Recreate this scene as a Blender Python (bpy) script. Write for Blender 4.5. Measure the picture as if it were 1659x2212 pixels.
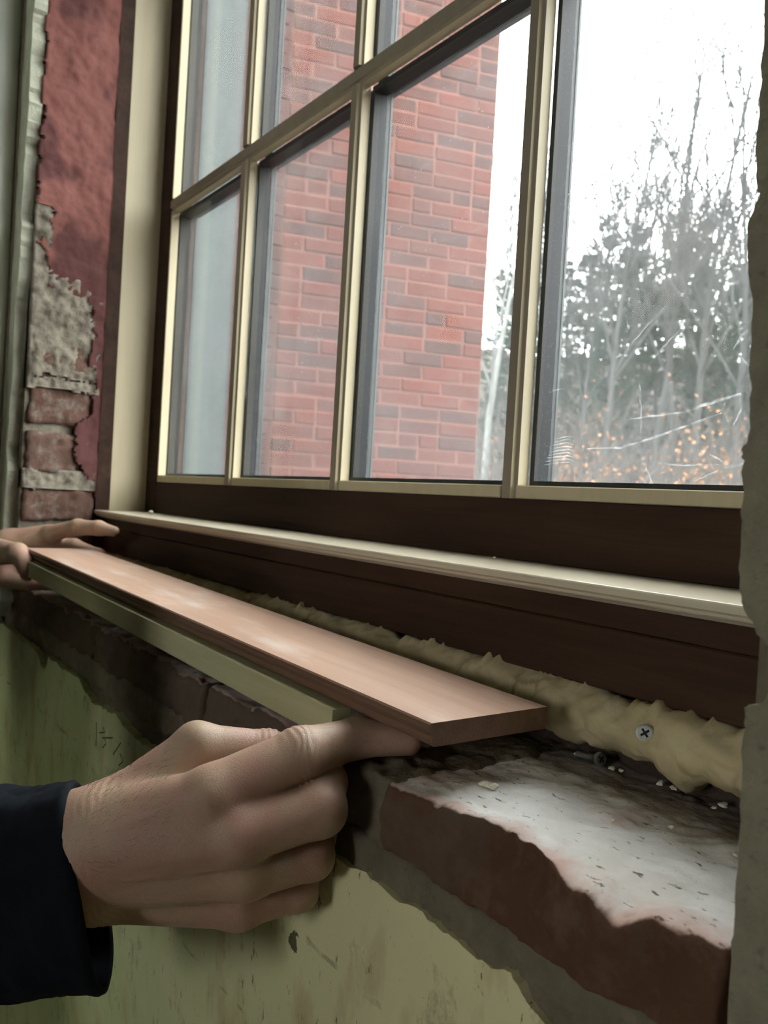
import bpy, bmesh, math, random
import numpy as np
from mathutils import Vector, Matrix, noise
R_ = random.Random(7)
for o in list(bpy.data.objects): bpy.data.objects.remove(o, do_unlink=True)
sc = bpy.context.scene
C = sc.collection
# ------------------------------------------------------------------ camera
# metres; the camera stands at the origin, +x runs right along the window, +y goes out through it, z up
FPX = 1789.0
RT = Vector((0.57811241, 0.81390051, 0.05789642))      # right
DN = Vector((0.04553859, 0.03866149, -0.99821417))     # down
FW = Vector((-0.81468539, 0.57971652, -0.0147132))     # forward
cam = bpy.data.cameras.new('camera'); co = bpy.data.objects.new('camera', cam); C.objects.link(co)
co.matrix_world = Matrix(((RT.x, -DN.x, -FW.x, 0), (RT.y, -DN.y, -FW.y, 0), (RT.z, -DN.z, -FW.z, 0), (0, 0, 0, 1)))
cam.sensor_fit = 'HORIZONTAL'; cam.sensor_width = 36.0; cam.lens = 36.0 * FPX / 1659.0
cam.clip_start = 0.02; cam.clip_end = 400
cam.dof.use_dof = True; cam.dof.focus_distance = 0.52; cam.dof.aperture_fstop = 20.0
sc.camera = co
sc.cycles.max_bounces = 6
# ------------------------------------------------------------------ world: flat overcast sky
w = bpy.data.worlds.new('world'); sc.world = w; w.use_nodes = True
bg = w.node_tree.nodes['Background']; bg.inputs[0].default_value = (0.98, 1.0, 1.0, 1); bg.inputs[1].default_value = 17.5
# added fill lamp, set in a made-up window in the opposite wall
al = bpy.data.lights.new('fill_lamp_back', 'AREA'); al.shape = 'RECTANGLE'; al.size = 0.8; al.size_y = 0.9
al.energy = 2.5; al.color = (0.97, 1.0, 0.88)
alo = bpy.data.objects.new('fill_lamp_back', al); C.objects.link(alo)
alo.location = (0.3, -3.58, 0.45); alo.rotation_euler = (math.radians(90), 0, 0)
al2 = bpy.data.lights.new('fill_lamp_left', 'AREA'); al2.shape = 'RECTANGLE'; al2.size = 1.1; al2.size_y = 1.0     # unseen fill lamp, given a made-up window and blind
al2.energy = 14; al2.color = (0.90, 1.0, 0.74)
alo2 = bpy.data.objects.new('fill_lamp_left', al2); C.objects.link(alo2)
alo2.location = (-2.7, -3.57, 0.40); alo2.rotation_euler = (math.radians(90), 0, 0)
vs = sc.view_settings; vs.view_transform = 'Standard'; vs.look = 'None'; vs.gamma = 1.0; vs.use_curve_mapping = False
vs.exposure = 0.0
FLOOR = -1.07

# ------------------------------------------------------------------ helpers
def P(px, py, d):                      # point at depth d on the sight line of a photo pixel
    return RT * ((px - 829.5) / FPX * d) + DN * ((py - 1106.0) / FPX * d) + FW * d
def link(o, parent=None):
    C.objects.link(o)
    if parent is not None:
        o.parent = parent
        o.matrix_parent_inverse = parent.matrix_basis.inverted()
    return o
def mobj(name, verts, faces, mat, parent=None, smooth=False):
    me = bpy.data.meshes.new(name); me.from_pydata([tuple(v) for v in verts], [], [tuple(f) for f in faces]); me.update()
    if mat: me.materials.append(mat)
    if smooth: me.polygons.foreach_set('use_smooth', [True] * len(me.polygons))
    return link(bpy.data.objects.new(name, me), parent)
def bmobj(name, bm, mat, parent=None, smooth=False):
    bmesh.ops.recalc_face_normals(bm, faces=bm.faces)
    me = bpy.data.meshes.new(name); bm.to_mesh(me); bm.free()
    if mat: me.materials.append(mat)
    if smooth: me.polygons.foreach_set('use_smooth', [True] * len(me.polygons))
    return link(bpy.data.objects.new(name, me), parent)
def tag(o, label=None, cat=None, group=None, kind=None):
    if label: o['label'] = label
    if cat: o['category'] = cat
    if group: o['group'] = group
    if kind: o['kind'] = kind
    return o
def empty(name, loc=(0, 0, 0), parent=None):
    o = bpy.data.objects.new(name, None); o.location = loc; o.empty_display_size = 0.05
    return link(o, parent)
def bbox(bm, x0, x1, y0, y1, z0, z1, bev=0.0, seg=1):
    r = bmesh.ops.create_cube(bm, size=1.0, matrix=Matrix.Translation(((x0+x1)/2, (y0+y1)/2, (z0+z1)/2)) @ Matrix.Diagonal((x1-x0, y1-y0, z1-z0, 1)))
    if bev:
        es = {e for v in r['verts'] for e in v.link_edges}
        bmesh.ops.bevel(bm, geom=list(es), offset=bev, segments=seg, profile=0.5, affect='EDGES')
def box(name, x0, x1, y0, y1, z0, z1, mat, parent=None, bev=0.0, seg=1):
    bm = bmesh.new(); bbox(bm, x0, x1, y0, y1, z0, z1, bev, seg)
    return bmobj(name, bm, mat, parent)
def boxes(name, lst, mat, parent=None, bev=0.0):
    bm = bmesh.new()
    for b in lst: bbox(bm, *b, bev)
    return bmobj(name, bm, mat, parent)
def prism(name, poly, axis, a, b, mat, parent=None, smooth=False):
    # poly: 2-d points in the two other axes (in x,y,z order), extruded along axis from a to b
    def mk(p, t):
        q = list(p); q.insert(axis, t); return q
    n = len(poly)
    vs_ = [mk(p, a) for p in poly] + [mk(p, b) for p in poly]
    fs = [list(range(n)), list(range(n, 2*n))] + [[i, (i+1) % n, (i+1) % n + n, i + n] for i in range(n)]
    bm = bmesh.new(); bv = [bm.verts.new(v) for v in vs_]
    for f in fs: bm.faces.new([bv[i] for i in f])
    return bmobj(name, bm, mat, parent, smooth)
def interp(pts, t):
    for (a, va), (b, vb) in zip(pts[:-1], pts[1:]):
        if a <= t <= b: return va + (vb-va)*(t-a)/(b-a)
    return pts[0][1] if t < pts[0][0] else pts[-1][1]
def fbm(p, s, o=4, h=0.6):
    return noise.fractal(Vector(p) * s, h, 2.1, o)
def roughbox(name, x0, x1, y0, y1, z0, z1, step, rad, amp, freq, mat, parent=None, edge=None, seed=0):
    # a worn masonry block: gridded box, rounded edges, displaced by fractal noise; edge(p, n) adds chips
    nx, ny, nz = (max(2, int((b-a)/step)) for a, b in ((x0, x1), (y0, y1), (z0, z1)))
    idx = {}; verts = []; faces = []
    def vid(i, j, k):
        key = (i, j, k)
        if key not in idx:
            idx[key] = len(verts); verts.append((x0+(x1-x0)*i/nx, y0+(y1-y0)*j/ny, z0+(z1-z0)*k/nz))
        return idx[key]
    for i in range(nx):
        for j in range(ny):
            faces.append((vid(i, j, nz), vid(i+1, j, nz), vid(i+1, j+1, nz), vid(i, j+1, nz)))
            faces.append((vid(i, j, 0), vid(i, j+1, 0), vid(i+1, j+1, 0), vid(i+1, j, 0)))
        for k in range(nz):
            faces.append((vid(i, 0, k), vid(i+1, 0, k), vid(i+1, 0, k+1), vid(i, 0, k+1)))
            faces.append((vid(i, ny, k), vid(i, ny, k+1), vid(i+1, ny, k+1), vid(i+1, ny, k)))
    for j in range(ny):
        for k in range(nz):
            faces.append((vid(0, j, k), vid(0, j, k+1), vid(0, j+1, k+1), vid(0, j+1, k)))
            faces.append((vid(nx, j, k), vid(nx, j+1, k), vid(nx, j+1, k+1), vid(nx, j, k+1)))
    c = Vector(((x0+x1)/2, (y0+y1)/2, (z0+z1)/2)); h = Vector(((x1-x0)/2, (y1-y0)/2, (z1-z0)/2))
    out = []
    for v in verts:
        p = Vector(v) - c
        q = Vector([max(-(h[a]-rad), min(h[a]-rad, p[a])) for a in range(3)])
        d = p - q
        n = d.normalized() if d.length > 1e-9 else Vector((0, 0, 1))
        p = q + n * min(rad, d.length) if d.length > 0 else p
        wp = p + c
        p = wp + n * (fbm(wp + Vector((seed, 0, 0)), freq) * amp + fbm(wp + Vector((seed, 5, 0)), freq*4.3, 3) * amp * 0.35)
        if edge: p = edge(p, n)
        out.append(p)
    return mobj(name, out, faces, mat, parent, True)

# ------------------------------------------------------------------ procedural materials
class N:
    def __init__(s, name):
        s.m = bpy.data.materials.new(name); s.m.use_nodes = True; s.t = s.m.node_tree; s.t.nodes.clear()
        s.out = s.n('ShaderNodeOutputMaterial')
    def n(s, typ, **kw):
        nd = s.t.nodes.new(typ)
        for k, v in kw.items():
            if k.startswith('i_'):
                kk = k[2:]; nd.inputs[int(kk) if kk.isdigit() else kk.replace('_', ' ')].default_value = v
            else: setattr(nd, k, v)
        return nd
    def l(s, a, b): s.t.links.new(a, b)
    def pos(s, scale=(1, 1, 1), off=(0, 0, 0), local=False):
        if local: src = s.n('ShaderNodeTexCoord').outputs['Object']
        else: src = s.n('ShaderNodeNewGeometry').outputs['Position']
        mp = s.n('ShaderNodeMapping'); mp.inputs['Scale'].default_value = scale; mp.inputs['Location'].default_value = off
        s.l(src, mp.inputs['Vector']); return mp.outputs[0]
    def noise(s, scale, detail=4, rough=0.6, vec=None, dist=0.0):
        nd = s.n('ShaderNodeTexNoise'); nd.inputs['Scale'].default_value = scale; nd.inputs['Detail'].default_value = detail
        nd.inputs['Roughness'].default_value = rough; nd.inputs['Distortion'].default_value = dist
        s.l(vec if vec is not None else s.pos(), nd.inputs['Vector']); return nd.outputs['Fac']
    def ramp(s, fac, stops, interp='LINEAR'):
        nd = s.n('ShaderNodeValToRGB'); cr = nd.color_ramp; cr.interpolation = interp
        while len(cr.elements) < len(stops): cr.elements.new(0.5)
        for e, (p, c) in zip(cr.elements, stops):
            e.position = p; e.color = (c, c, c, 1) if isinstance(c, (int, float)) else (*c, 1)
        s.l(fac, nd.inputs[0]); return nd.outputs[0]
    def mix(s, fac, a, b, mode='MIX'):
        nd = s.n('ShaderNodeMix', data_type='RGBA', blend_type=mode)
        for sock, v in ((nd.inputs[0], fac), (nd.inputs[6], a), (nd.inputs[7], b)):
            if isinstance(v, (int, float)): sock.default_value = v
            elif isinstance(v, tuple): sock.default_value = (*v, 1)
            else: s.l(v, sock)
        return nd.outputs[2]
    def math(s, op, a, b=0.5, clamp=False):
        nd = s.n('ShaderNodeMath', operation=op, use_clamp=clamp)
        for i, v in enumerate((a, b)):
            if isinstance(v, (int, float)): nd.inputs[i].default_value = v
            else: s.l(v, nd.inputs[i])
        return nd.outputs[0]
    def sep(s, vec=None):
        nd = s.n('ShaderNodeSeparateXYZ'); s.l(vec if vec is not None else s.pos(), nd.inputs[0]); return nd.outputs
    def up(s):
        nd = s.n('ShaderNodeSeparateXYZ'); s.l(s.n('ShaderNodeNewGeometry').outputs['Normal'], nd.inputs[0]); return nd.outputs[2]
    def done(s, col, rough=0.7, bump=None, bstr=0.3, bdist=0.002, spec=0.3, sss=0.0, sub=(1, .35, .2), coat=0.0):
        b = s.n('ShaderNodeBsdfPrincipled')
        if isinstance(col, tuple): b.inputs['Base Color'].default_value = (*col, 1)
        else: s.l(col, b.inputs['Base Color'])
        if isinstance(rough, (int, float)): b.inputs['Roughness'].default_value = rough
        else: s.l(rough, b.inputs['Roughness'])
        b.inputs['Specular IOR Level'].default_value = spec
        if coat: b.inputs['Coat Weight'].default_value = coat; b.inputs['Coat Roughness'].default_value = 0.3
        if sss:
            b.inputs['Subsurface Weight'].default_value = sss; b.inputs['Subsurface Radius'].default_value = sub
            b.inputs['Subsurface Scale'].default_value = 0.006
        if bump is not None:
            bn = s.n('ShaderNodeBump'); bn.inputs['Strength'].default_value = bstr; bn.inputs['Distance'].default_value = bdist
            s.l(bump, bn.inputs['Height']); s.l(bn.outputs[0], b.inputs['Normal'])
        s.bsdf = b
        s.l(b.outputs[0], s.out.inputs[0]); return s.m

def wood(name, c0, c1, c2, rough=0.5, along=0, spec=0.3, grain=1.0, dust=None, coat=0.0):
    n = N(name); sc_ = [90 * grain] * 3; sc_[along] = 5.0
    v = n.pos(tuple(sc_)); g = n.noise(1.0, 6, 0.65, v, 0.6)
    sc2 = [18 * grain] * 3; sc2[along] = 1.6
    g2 = n.noise(1.0, 4, 0.5, n.pos(tuple(sc2), (3, 1, 7)), 1.2)
    sc3 = [700] * 3; sc3[along] = 25
    g3 = n.noise(1.0, 2, 0.5, n.pos(tuple(sc3)))
    col = n.mix(n.ramp(g2, [(0.3, 0.0), (0.7, 1.0)]), c0, c1)
    col = n.mix(n.ramp(g, [(0.42, 0.0), (0.75, 0.7)]), col, c2)
    if dust:
        d = n.ramp(n.noise(22, 5, 0.6, n.pos((0.35, 1, 1))), [(0.5, 0.0), (0.68, 1.0)])
        col = n.mix(n.math('MULTIPLY', d, dust[1]), col, dust[0])
    h = n.math('ADD', n.math('MULTIPLY', g, 0.6), n.math('MULTIPLY', g3, 0.6))
    return n.done(col, rough, h, 0.22, 0.0012, spec, coat=coat)

M = {}
M['mahogany'] = wood('mahogany_dark', (0.030, 0.0145, 0.0105), (0.062, 0.034, 0.020), (0.018, 0.0095, 0.008), 0.62, 0, 0.12)
M['board'] = wood('mahogany_sanded', (0.47, 0.295, 0.205), (0.57, 0.385, 0.285), (0.42, 0.25, 0.17), 0.36, 0, 0.5, dust=((0.72, 0.65, 0.59), 0.5))
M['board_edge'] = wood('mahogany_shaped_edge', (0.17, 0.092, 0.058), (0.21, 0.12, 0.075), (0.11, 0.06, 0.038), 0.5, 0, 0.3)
M['poplar'] = wood('poplar_raw', (0.47, 0.46, 0.25), (0.52, 0.49, 0.29), (0.40, 0.38, 0.20), 0.6, 0, 0.2)
def paint(name, c, rough=0.45, var=0.12, along=2):
    n = N(name); s3 = [60] * 3; s3[along] = 4
    g = n.noise(1, 4, 0.6, n.pos(tuple(s3)))
    col = n.mix(n.ramp(g, [(0.35, 0.0), (0.7, 1.0)]), c, tuple(x * (1 - var) for x in c))
    return n.done(col, rough, n.noise(500, 3), 0.05, 0.001, 0.35)
M['cream'] = paint('clear_pine_cream', (0.54, 0.465, 0.31), 0.5)
M['cream_h'] = paint('clear_pine_cream_rail', (0.62, 0.55, 0.41), 0.30, 0.10, 0)
M['muntin'] = paint('muntin_shaded_cream', (0.29, 0.245, 0.185), 0.5)  # same cream wood as the sides, darkened for the shaded bar fronts
M['teal'] = paint('exterior_grey_green', (0.036, 0.053, 0.051), 0.5, 0.1)
M['teal2'] = paint('exterior_grey_green_pale', (0.052, 0.072, 0.067), 0.5, 0.1)
YG_ = 0.515
def glass():
    n = N('dusty_glass')
    tr = n.n('ShaderNodeBsdfTransparent'); tr.inputs[0].default_value = (0.965, 0.98, 0.975, 1)
    gl = n.n('ShaderNodeBsdfGlossy'); gl.inputs['Roughness'].default_value = 0.02; gl.inputs[0].default_value = (0.9, 0.95, 0.95, 1)
    lw = n.n('ShaderNodeLayerWeight'); lw.inputs[0].default_value = 0.5
    fr = n.math('ADD', n.math('MULTIPLY', n.math('POWER', lw.outputs['Facing'], 4.0), 0.38), 0.03)
    m1 = n.n('ShaderNodeMixShader'); n.l(fr, m1.inputs[0]); n.l(tr.outputs[0], m1.inputs[1]); n.l(gl.outputs[0], m1.inputs[2])
    # dust: fine film, wiped streaks and specks
    film = n.ramp(n.noise(7, 5, 0.6), [(0.3, 0.010), (0.75, 0.030)])
    st = n.ramp(n.noise(1, 4, 0.7, n.pos((14, 14, 60), (2, 0, 5)), 1.5), [(0.58, 0.0), (0.75, 0.03)])
    vo = n.n('ShaderNodeTexVoronoi'); vo.inputs['Scale'].default_value = 190; n.l(n.pos(), vo.inputs['Vector'])
    spk = n.ramp(vo.outputs['Distance'], [(0.09, 1.0), (0.20, 0.0)])
    sx = n.n('ShaderNodeSeparateColor'); n.l(vo.outputs['Color'], sx.inputs[0]); keep = n.ramp(sx.outputs[0], [(0.76, 0.0), (0.80, 1.0)])
    patch = n.ramp(n.noise(4, 2, 0.5, n.pos((1, 1, 1), (0.3, 0, 0.8))), [(0.40, 0.05), (0.58, 1.0)])
    spk = n.math('MULTIPLY', n.math('MULTIPLY', spk, keep), n.math('MULTIPLY', patch, 0.26))
    yo = n.math('GREATER_THAN', n.sep()[1], YG_ + 0.010)                       # the weathered outer face carries the film
    f = n.math('ADD', n.math('MULTIPLY', n.math('MULTIPLY', n.math('ADD', n.math('MULTIPLY', film, 1.75), n.math('ADD', st, spk)), 8.0), yo), 0.002, True)
    tl = n.n('ShaderNodeBsdfTranslucent'); tl.inputs[0].default_value = (0.106, 0.110, 0.110, 1)
    m2 = n.n('ShaderNodeMixShader'); n.l(f, m2.inputs[0]); n.l(m1.outputs[0], m2.inputs[1]); n.l(tl.outputs[0], m2.inputs[2])
    n.l(m2.outputs[0], n.out.inputs[0]); return n.m
M['glass'] = glass()
def smear():
    n = N('glass_smear'); tl = n.n('ShaderNodeBsdfTranslucent'); tl.inputs[0].default_value = (0.9, 0.92, 0.92, 1)
    tr = n.n('ShaderNodeBsdfTransparent'); m = n.n('ShaderNodeMixShader')
    n.l(n.ramp(n.noise(160, 4, 0.7), [(0.38, 0.0), (0.7, 0.12)]), m.inputs[0]); n.l(tr.outputs[0], m.inputs[1]); n.l(tl.outputs[0], m.inputs[2])
    n.l(m.outputs[0], n.out.inputs[0]); return n.m
M['smear'] = smear()
def simple(name, c, rough=0.6, spec=0.3, amp=0.15, scale=80, bstr=0.15, bdist=0.001, metal=0):
    n = N(name); g = n.noise(scale, 5, 0.6)
    col = n.mix(n.ramp(g, [(0.3, 0.0), (0.7, 1.0)]), tuple(x * (1 + amp) for x in c), tuple(x * (1 - amp) for x in c))
    m = n.done(col, rough, g, bstr, bdist, spec)
    if metal: n.bsdf.inputs['Metallic'].default_value = metal
    return m
def spacer():
    n = N('black_spacer'); k = n.ramp(n.noise(900, 2, 0.5), [(0.66, 0.0), (0.74, 1.0)])
    return n.done(n.mix(k, (0.012, 0.013, 0.015), (0.10, 0.105, 0.11)), 0.55, n.noise(900, 2), 0.1, 0.0005, 0.3)
M['spacer'] = spacer()
M['spacer_grey'] = simple('grey_spacer_edge', (0.022, 0.025, 0.027), 0.5)
def brick(name, c0, c1, c2, dirt, dirtc, scale=30, rnd=True):
    n = N(name)
    oi = n.n('ShaderNodeObjectInfo').outputs['Random']
    g = n.noise(scale, 6, 0.65); g2 = n.noise(scale*0.3, 3, 0.5, n.pos((1, 1, 1), (4, 2, 1)))
    col = n.mix(n.ramp(oi, [(0.0, 0.0), (0.4, 0.25), (0.55, 0.5), (0.68, 1.0), (1.0, 0.9)]), c0, c1)
    col = n.mix(n.ramp(g2, [(0.35, 0.0), (0.7, 0.6)]), col, c2)
    col = n.mix(n.ramp(g, [(0.5, 0.0), (0.72, dirt)]), col, dirtc)
    return n.done(col, 0.9, g, 0.5, 0.004, 0.1)
M['wing_brick'] = brick('wing_red_brick', (0.128, 0.040, 0.030), (0.062, 0.036, 0.034), (0.098, 0.037, 0.028), 0.3, (0.15, 0.085, 0.072), 18)
M['wing_brick_dark'] = brick('shaded_wing_brick', (0.085, 0.042, 0.037), (0.055, 0.034, 0.032), (0.07, 0.038, 0.034), 0.2, (0.085, 0.055, 0.048), 18)  # shade on the wing's return put into the brick colour
M['wing_mortar'] = simple('pink_mortar', (0.17, 0.082, 0.066), 0.95, 0.1, 0.2, 40)
M['reveal_brick'] = brick('old_reveal_brick', (0.145, 0.08, 0.062), (0.19, 0.135, 0.105), (0.12, 0.065, 0.052), 0.85, (0.25, 0.22, 0.18), 55)
def mortar(name, a, b, scale=45, speck=0.6):
    n = N(name); g = n.noise(scale, 6, 0.7); g2 = n.noise(scale*5, 3, 0.6)
    col = n.mix(n.ramp(g, [(0.32, 0.0), (0.68, 1.0)]), a, b)
    col = n.mix(n.ramp(g2, [(0.6, 0.0), (0.72, speck)]), col, tuple(x * 0.35 for x in a))
    return n.done(col, 0.95, n.math('ADD', g, n.math('MULTIPLY', g2, 0.4)), 0.6, 0.004, 0.1)
M['mortar'] = mortar('lime_mortar', (0.30, 0.265, 0.21), (0.16, 0.14, 0.11))
M['mortar_bed'] = mortar('grey_mortar_bed', (0.20, 0.17, 0.118), (0.135, 0.108, 0.075), 30, 0.3)
M['mortar_dark'] = mortar('sooty_mortar', (0.085, 0.06, 0.05), (0.05, 0.035, 0.03), 40)
def redcoat():
    n = N('red_parging'); g = n.noise(26, 6, 0.65); g2 = n.noise(9, 3, 0.5, n.pos((1, 1, .6), (1, 5, 2)))
    col = n.mix(n.ramp(g2, [(0.47, 0.0), (0.53, 1.0)]), (0.205, 0.08, 0.066), (0.105, 0.04, 0.037))
    col = n.mix(n.ramp(g, [(0.55, 0.0), (0.75, 0.55)]), col, (0.085, 0.042, 0.04))
    col = n.mix(n.ramp(n.noise(60, 4, 0.7, n.pos((1, 1, 1.8), (7, 0, 0))), [(0.66, 0.0), (0.78, 0.5)]), col, (0.26, 0.19, 0.165))
    return n.done(col, 0.8, n.math('ADD', g, n.math('MULTIPLY', n.noise(130, 4), 0.25)), 0.35, 0.004, 0.2)
M['redcoat'] = redcoat()
def plaster():
    n = N('painted_plaster'); x, y, z = n.sep()
    g = n.noise(14, 5, 0.6); g2 = n.noise(40, 6, 0.7, n.pos((1, 1, .7))); g3 = n.noise(140, 3, 0.6)
    lr = n.ramp(n.math('ADD', n.math('MULTIPLY', x, 1.1), n.math('ADD', 0.98, n.math('MULTIPLY', g, 0.35))), [(0.25, 0.0), (0.95, 1.0)])
    base = n.mix(lr, (0.50, 0.56, 0.275), (0.78, 0.68, 0.41))       # green at the left, blending to cream towards the right
    base = n.mix(n.ramp(g, [(0.35, 0.0), (0.65, 0.5)]), base, (0.62, 0.59, 0.35))
    rust = n.ramp(n.noise(1, 4, 0.6, n.pos((17, 17, 8), (1.3, 0, 4))), [(0.52, 0.0), (0.72, 0.7)])
    base = n.mix(rust, base, (0.33, 0.19, 0.085))
    base = n.mix(n.ramp(g2, [(0.57, 0.0), (0.72, 0.7)]), base, (0.20, 0.185, 0.10))
    base = n.mix(n.ramp(n.noise(1, 5, 0.75, n.pos((130, 130, 45), (4, 0, 9))), [(0.625, 0.0), (0.68, 0.9)]), base, (0.09, 0.085, 0.045))
    # hairline cracks along the buried brick courses
    wob = n.math('MULTIPLY', n.math('SUBTRACT', n.noise(18, 4, 0.6), 0.5), 0.02)
    zz = n.math('ADD', z, wob); cr = None
    for zc, wd in ((-0.3195, 0.0018), (-0.410, 0.0014)):
        line = n.math('ADD', n.math('MULTIPLY', n.math('ADD', x, 1.3), 0.0293), zc)
        c = n.math('LESS_THAN', n.math('ABSOLUTE', n.math('SUBTRACT', zz, line)), wd)
        cr = c if cr is None else n.math('MAXIMUM', cr, c)
    brk = n.ramp(n.noise(30, 3), [(0.5, 0.0), (0.62, 1.0)])
    cr = n.math('MULTIPLY', cr, brk)
    hx = n.math('ADD', n.math('SUBTRACT', x, -0.4795), n.math('MULTIPLY', n.math('SUBTRACT', n.noise(90, 3), .5), 0.02)); hz = n.math('ADD', n.math('SUBTRACT', z, -0.3015), n.math('MULTIPLY', n.math('SUBTRACT', n.noise(70, 3, .6, n.pos((1, 1, 1), (2, 2, 2))), .5), 0.02))
    hole = n.math('LESS_THAN', n.math('ADD', n.math('MULTIPLY', hx, hx), n.math('MULTIPLY', n.math('MULTIPLY', hz, hz), 0.5)), 0.000028)
    cr = n.math('MAXIMUM', cr, hole)
    base = n.mix(n.math('MULTIPLY', hole, 0.9), base, (0.03, 0.024, 0.012))
    base = n.mix(n.math('MULTIPLY', cr, 0.45), base, (0.12, 0.12, 0.06))
    h = n.math('SUBTRACT', n.math('ADD', g, n.math('MULTIPLY', g3, 0.2)), n.math('MULTIPLY', cr, 0.8))
    return n.done(base, 0.6, h, 0.4, 0.003, 0.25)
M['plaster'] = plaster()
M['plaster_grey'] = mortar('grey_plaster', (0.27, 0.245, 0.175), (0.19, 0.17, 0.12), 40, 0.5)
M['plaster_pale'] = mortar('pale_green_plaster', (0.52, 0.53, 0.42), (0.43, 0.44, 0.34), 60, 0.3)
def sillmat():
    n = N('terracotta_dusted'); x, y, z = n.sep(); g = n.noise(34, 6, 0.65); g2 = n.noise(9, 3, 0.6)
    clay = n.mix(n.ramp(g2, [(0.35, 0.0), (0.65, 1.0)]), (0.13, 0.064, 0.039), (0.09, 0.046, 0.03))
    clay = n.mix(n.ramp(g, [(0.52, 0.0), (0.74, 0.5)]), clay, (0.21, 0.135, 0.10))
    grime = n.ramp(n.math('ADD', n.math('MULTIPLY', x, -2.2), n.math('MULTIPLY', n.math('SUBTRACT', n.noise(22, 5, .7), .5), 1.6)), [(0.62, 0.0), (1.15, 0.8)])
    clay = n.mix(grime, clay, (0.115, 0.092, 0.066))
    # settled mortar dust on the upward faces
    dustc = n.mix(n.ramp(n.noise(26, 5, 0.6), [(0.42, 0.0), (0.62, 1.0)]), (0.87, 0.855, 0.82), (0.76, 0.72, 0.66))
    dustc = n.mix(n.ramp(n.noise(12, 4, 0.5, n.pos((1, 1, 1), (.35, 0, 0))), [(0.56, 0.0), (0.68, 0.65)]), dustc, (0.58, 0.36, 0.29))
    pk = n.ramp(n.math('ADD', y, n.math('MULTIPLY', n.math('SUBTRACT', n.noise(24, 4), .5), 0.05)), [(0.296, 0.8), (0.312, 0.0)])
    dustc = n.mix(pk, dustc, (0.60, 0.36, 0.29))
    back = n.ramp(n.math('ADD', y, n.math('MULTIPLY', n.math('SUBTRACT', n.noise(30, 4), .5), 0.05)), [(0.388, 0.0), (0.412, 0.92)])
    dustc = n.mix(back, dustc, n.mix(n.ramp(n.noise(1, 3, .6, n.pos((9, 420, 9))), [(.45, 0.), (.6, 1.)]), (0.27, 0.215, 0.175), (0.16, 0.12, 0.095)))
    sp = n.ramp(n.noise(1, 4, 0.65, n.pos((95, 260, 200))), [(0.615, 0.0), (0.67, 0.85)])
    dustc = n.mix(sp, dustc, (0.10, 0.085, 0.07))
    left = n.ramp(x, [(0.0, 0.0), (1.0, 1.0)])
    u = n.up(); am = n.ramp(n.math('ADD', u, n.math('MULTIPLY', n.math('SUBTRACT', g, 0.5), 0.5)), [(0.70, 0.0), (0.90, 1.0)])
    board_shade = n.ramp(n.math('ADD', n.math('MULTIPLY', x, 1.0), 1.0), [(0.25, 0.55), (0.6, 1.0)])  # dust thinned leftwards to darken the sill top as shade under the board
    col = n.mix(n.math('MULTIPLY', am, board_shade), clay, dustc)
    return n.done(col, 0.95, n.math('ADD', g, n.math('MULTIPLY', n.noise(170, 4), 0.35)), 0.55, 0.003, 0.1)
M['sill'] = sillmat()
def foam():
    n = N('expanding_foam'); g = n.noise(45, 5, 0.6); g2 = n.noise(15, 3, 0.6, None, 1.5)
    col = n.mix(n.ramp(g2, [(0.35, 0.0), (0.7, 1.0)]), (0.56, 0.475, 0.285), (0.43, 0.345, 0.19))
    col = n.mix(n.ramp(g, [(0.55, 0.0), (0.75, 0.5)]), col, (0.62, 0.55, 0.37))
    vo = n.n('ShaderNodeTexVoronoi'); vo.feature = 'DISTANCE_TO_EDGE'; vo.inputs['Scale'].default_value = 20
    vv = n.n('ShaderNodeVectorMath', operation='ADD'); n.l(n.pos((1, 1, 1.3)), vv.inputs[0]); nz = n.n('ShaderNodeTexNoise'); nz.inputs['Scale'].default_value = 14; n.l(n.pos(), nz.inputs['Vector']); sc_ = n.n('ShaderNodeVectorMath', operation='SCALE'); sc_.inputs[3].default_value = 0.06; n.l(nz.outputs['Color'], sc_.inputs[0]); n.l(sc_.outputs[0], vv.inputs[1]); n.l(vv.outputs[0], vo.inputs['Vector'])
    col = n.mix(n.math('MULTIPLY', n.ramp(vo.outputs['Distance'], [(0.0, 1.0), (0.05, 0.0)]), n.ramp(n.noise(11, 2), [(0.48, 0.0), (0.58, 0.8)])), col, (0.24, 0.16, 0.07))
    return n.done(col, 0.6, n.math('ADD', g, n.math('MULTIPLY', n.noise(220, 3), 0.3)), 0.45, 0.003, 0.25, 0.25, (1, .8, .5))
M['foam'] = foam()
M['crumb'] = simple('foam_crumb', (0.74, 0.70, 0.56), 0.8, 0.1, 0.1, 300, 0.3)
M['steel'] = simple('zinc_steel', (0.60, 0.61, 0.60), 0.34, 0.5, 0.1, 200, 0.1, 0.0005, 1.0)
M['pipe'] = paint('pipe_grey_paint', (0.68, 0.70, 0.62), 0.4, 0.06)
M['room'] = simple('room_wall', (0.20, 0.205, 0.165), 0.9, 0.1, 0.1, 6)
M['floorw'] = simple('room_floor', (0.16, 0.125, 0.09), 0.8, 0.2, 0.2, 12)
M['ground'] = simple('leaf_litter', (0.05, 0.041, 0.035), 1.0, 0.05, 0.45, 2.2, 0.4, 0.1)
M['bark'] = simple('grey_bark', (0.038, 0.038, 0.037), 0.95, 0.1, 0.3, 5)
M['bark_pale'] = simple('pale_birch_bark', (0.115, 0.118, 0.112), 0.9, 0.1, 0.3, 5)
M['needles'] = simple('pine_needles', (0.032, 0.046, 0.034), 0.9, 0.1, 0.3, 2)
M['dryleaf'] = simple('dry_orange_leaves', (0.20, 0.10, 0.05), 0.9, 0.1, 0.35, 3)
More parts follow.
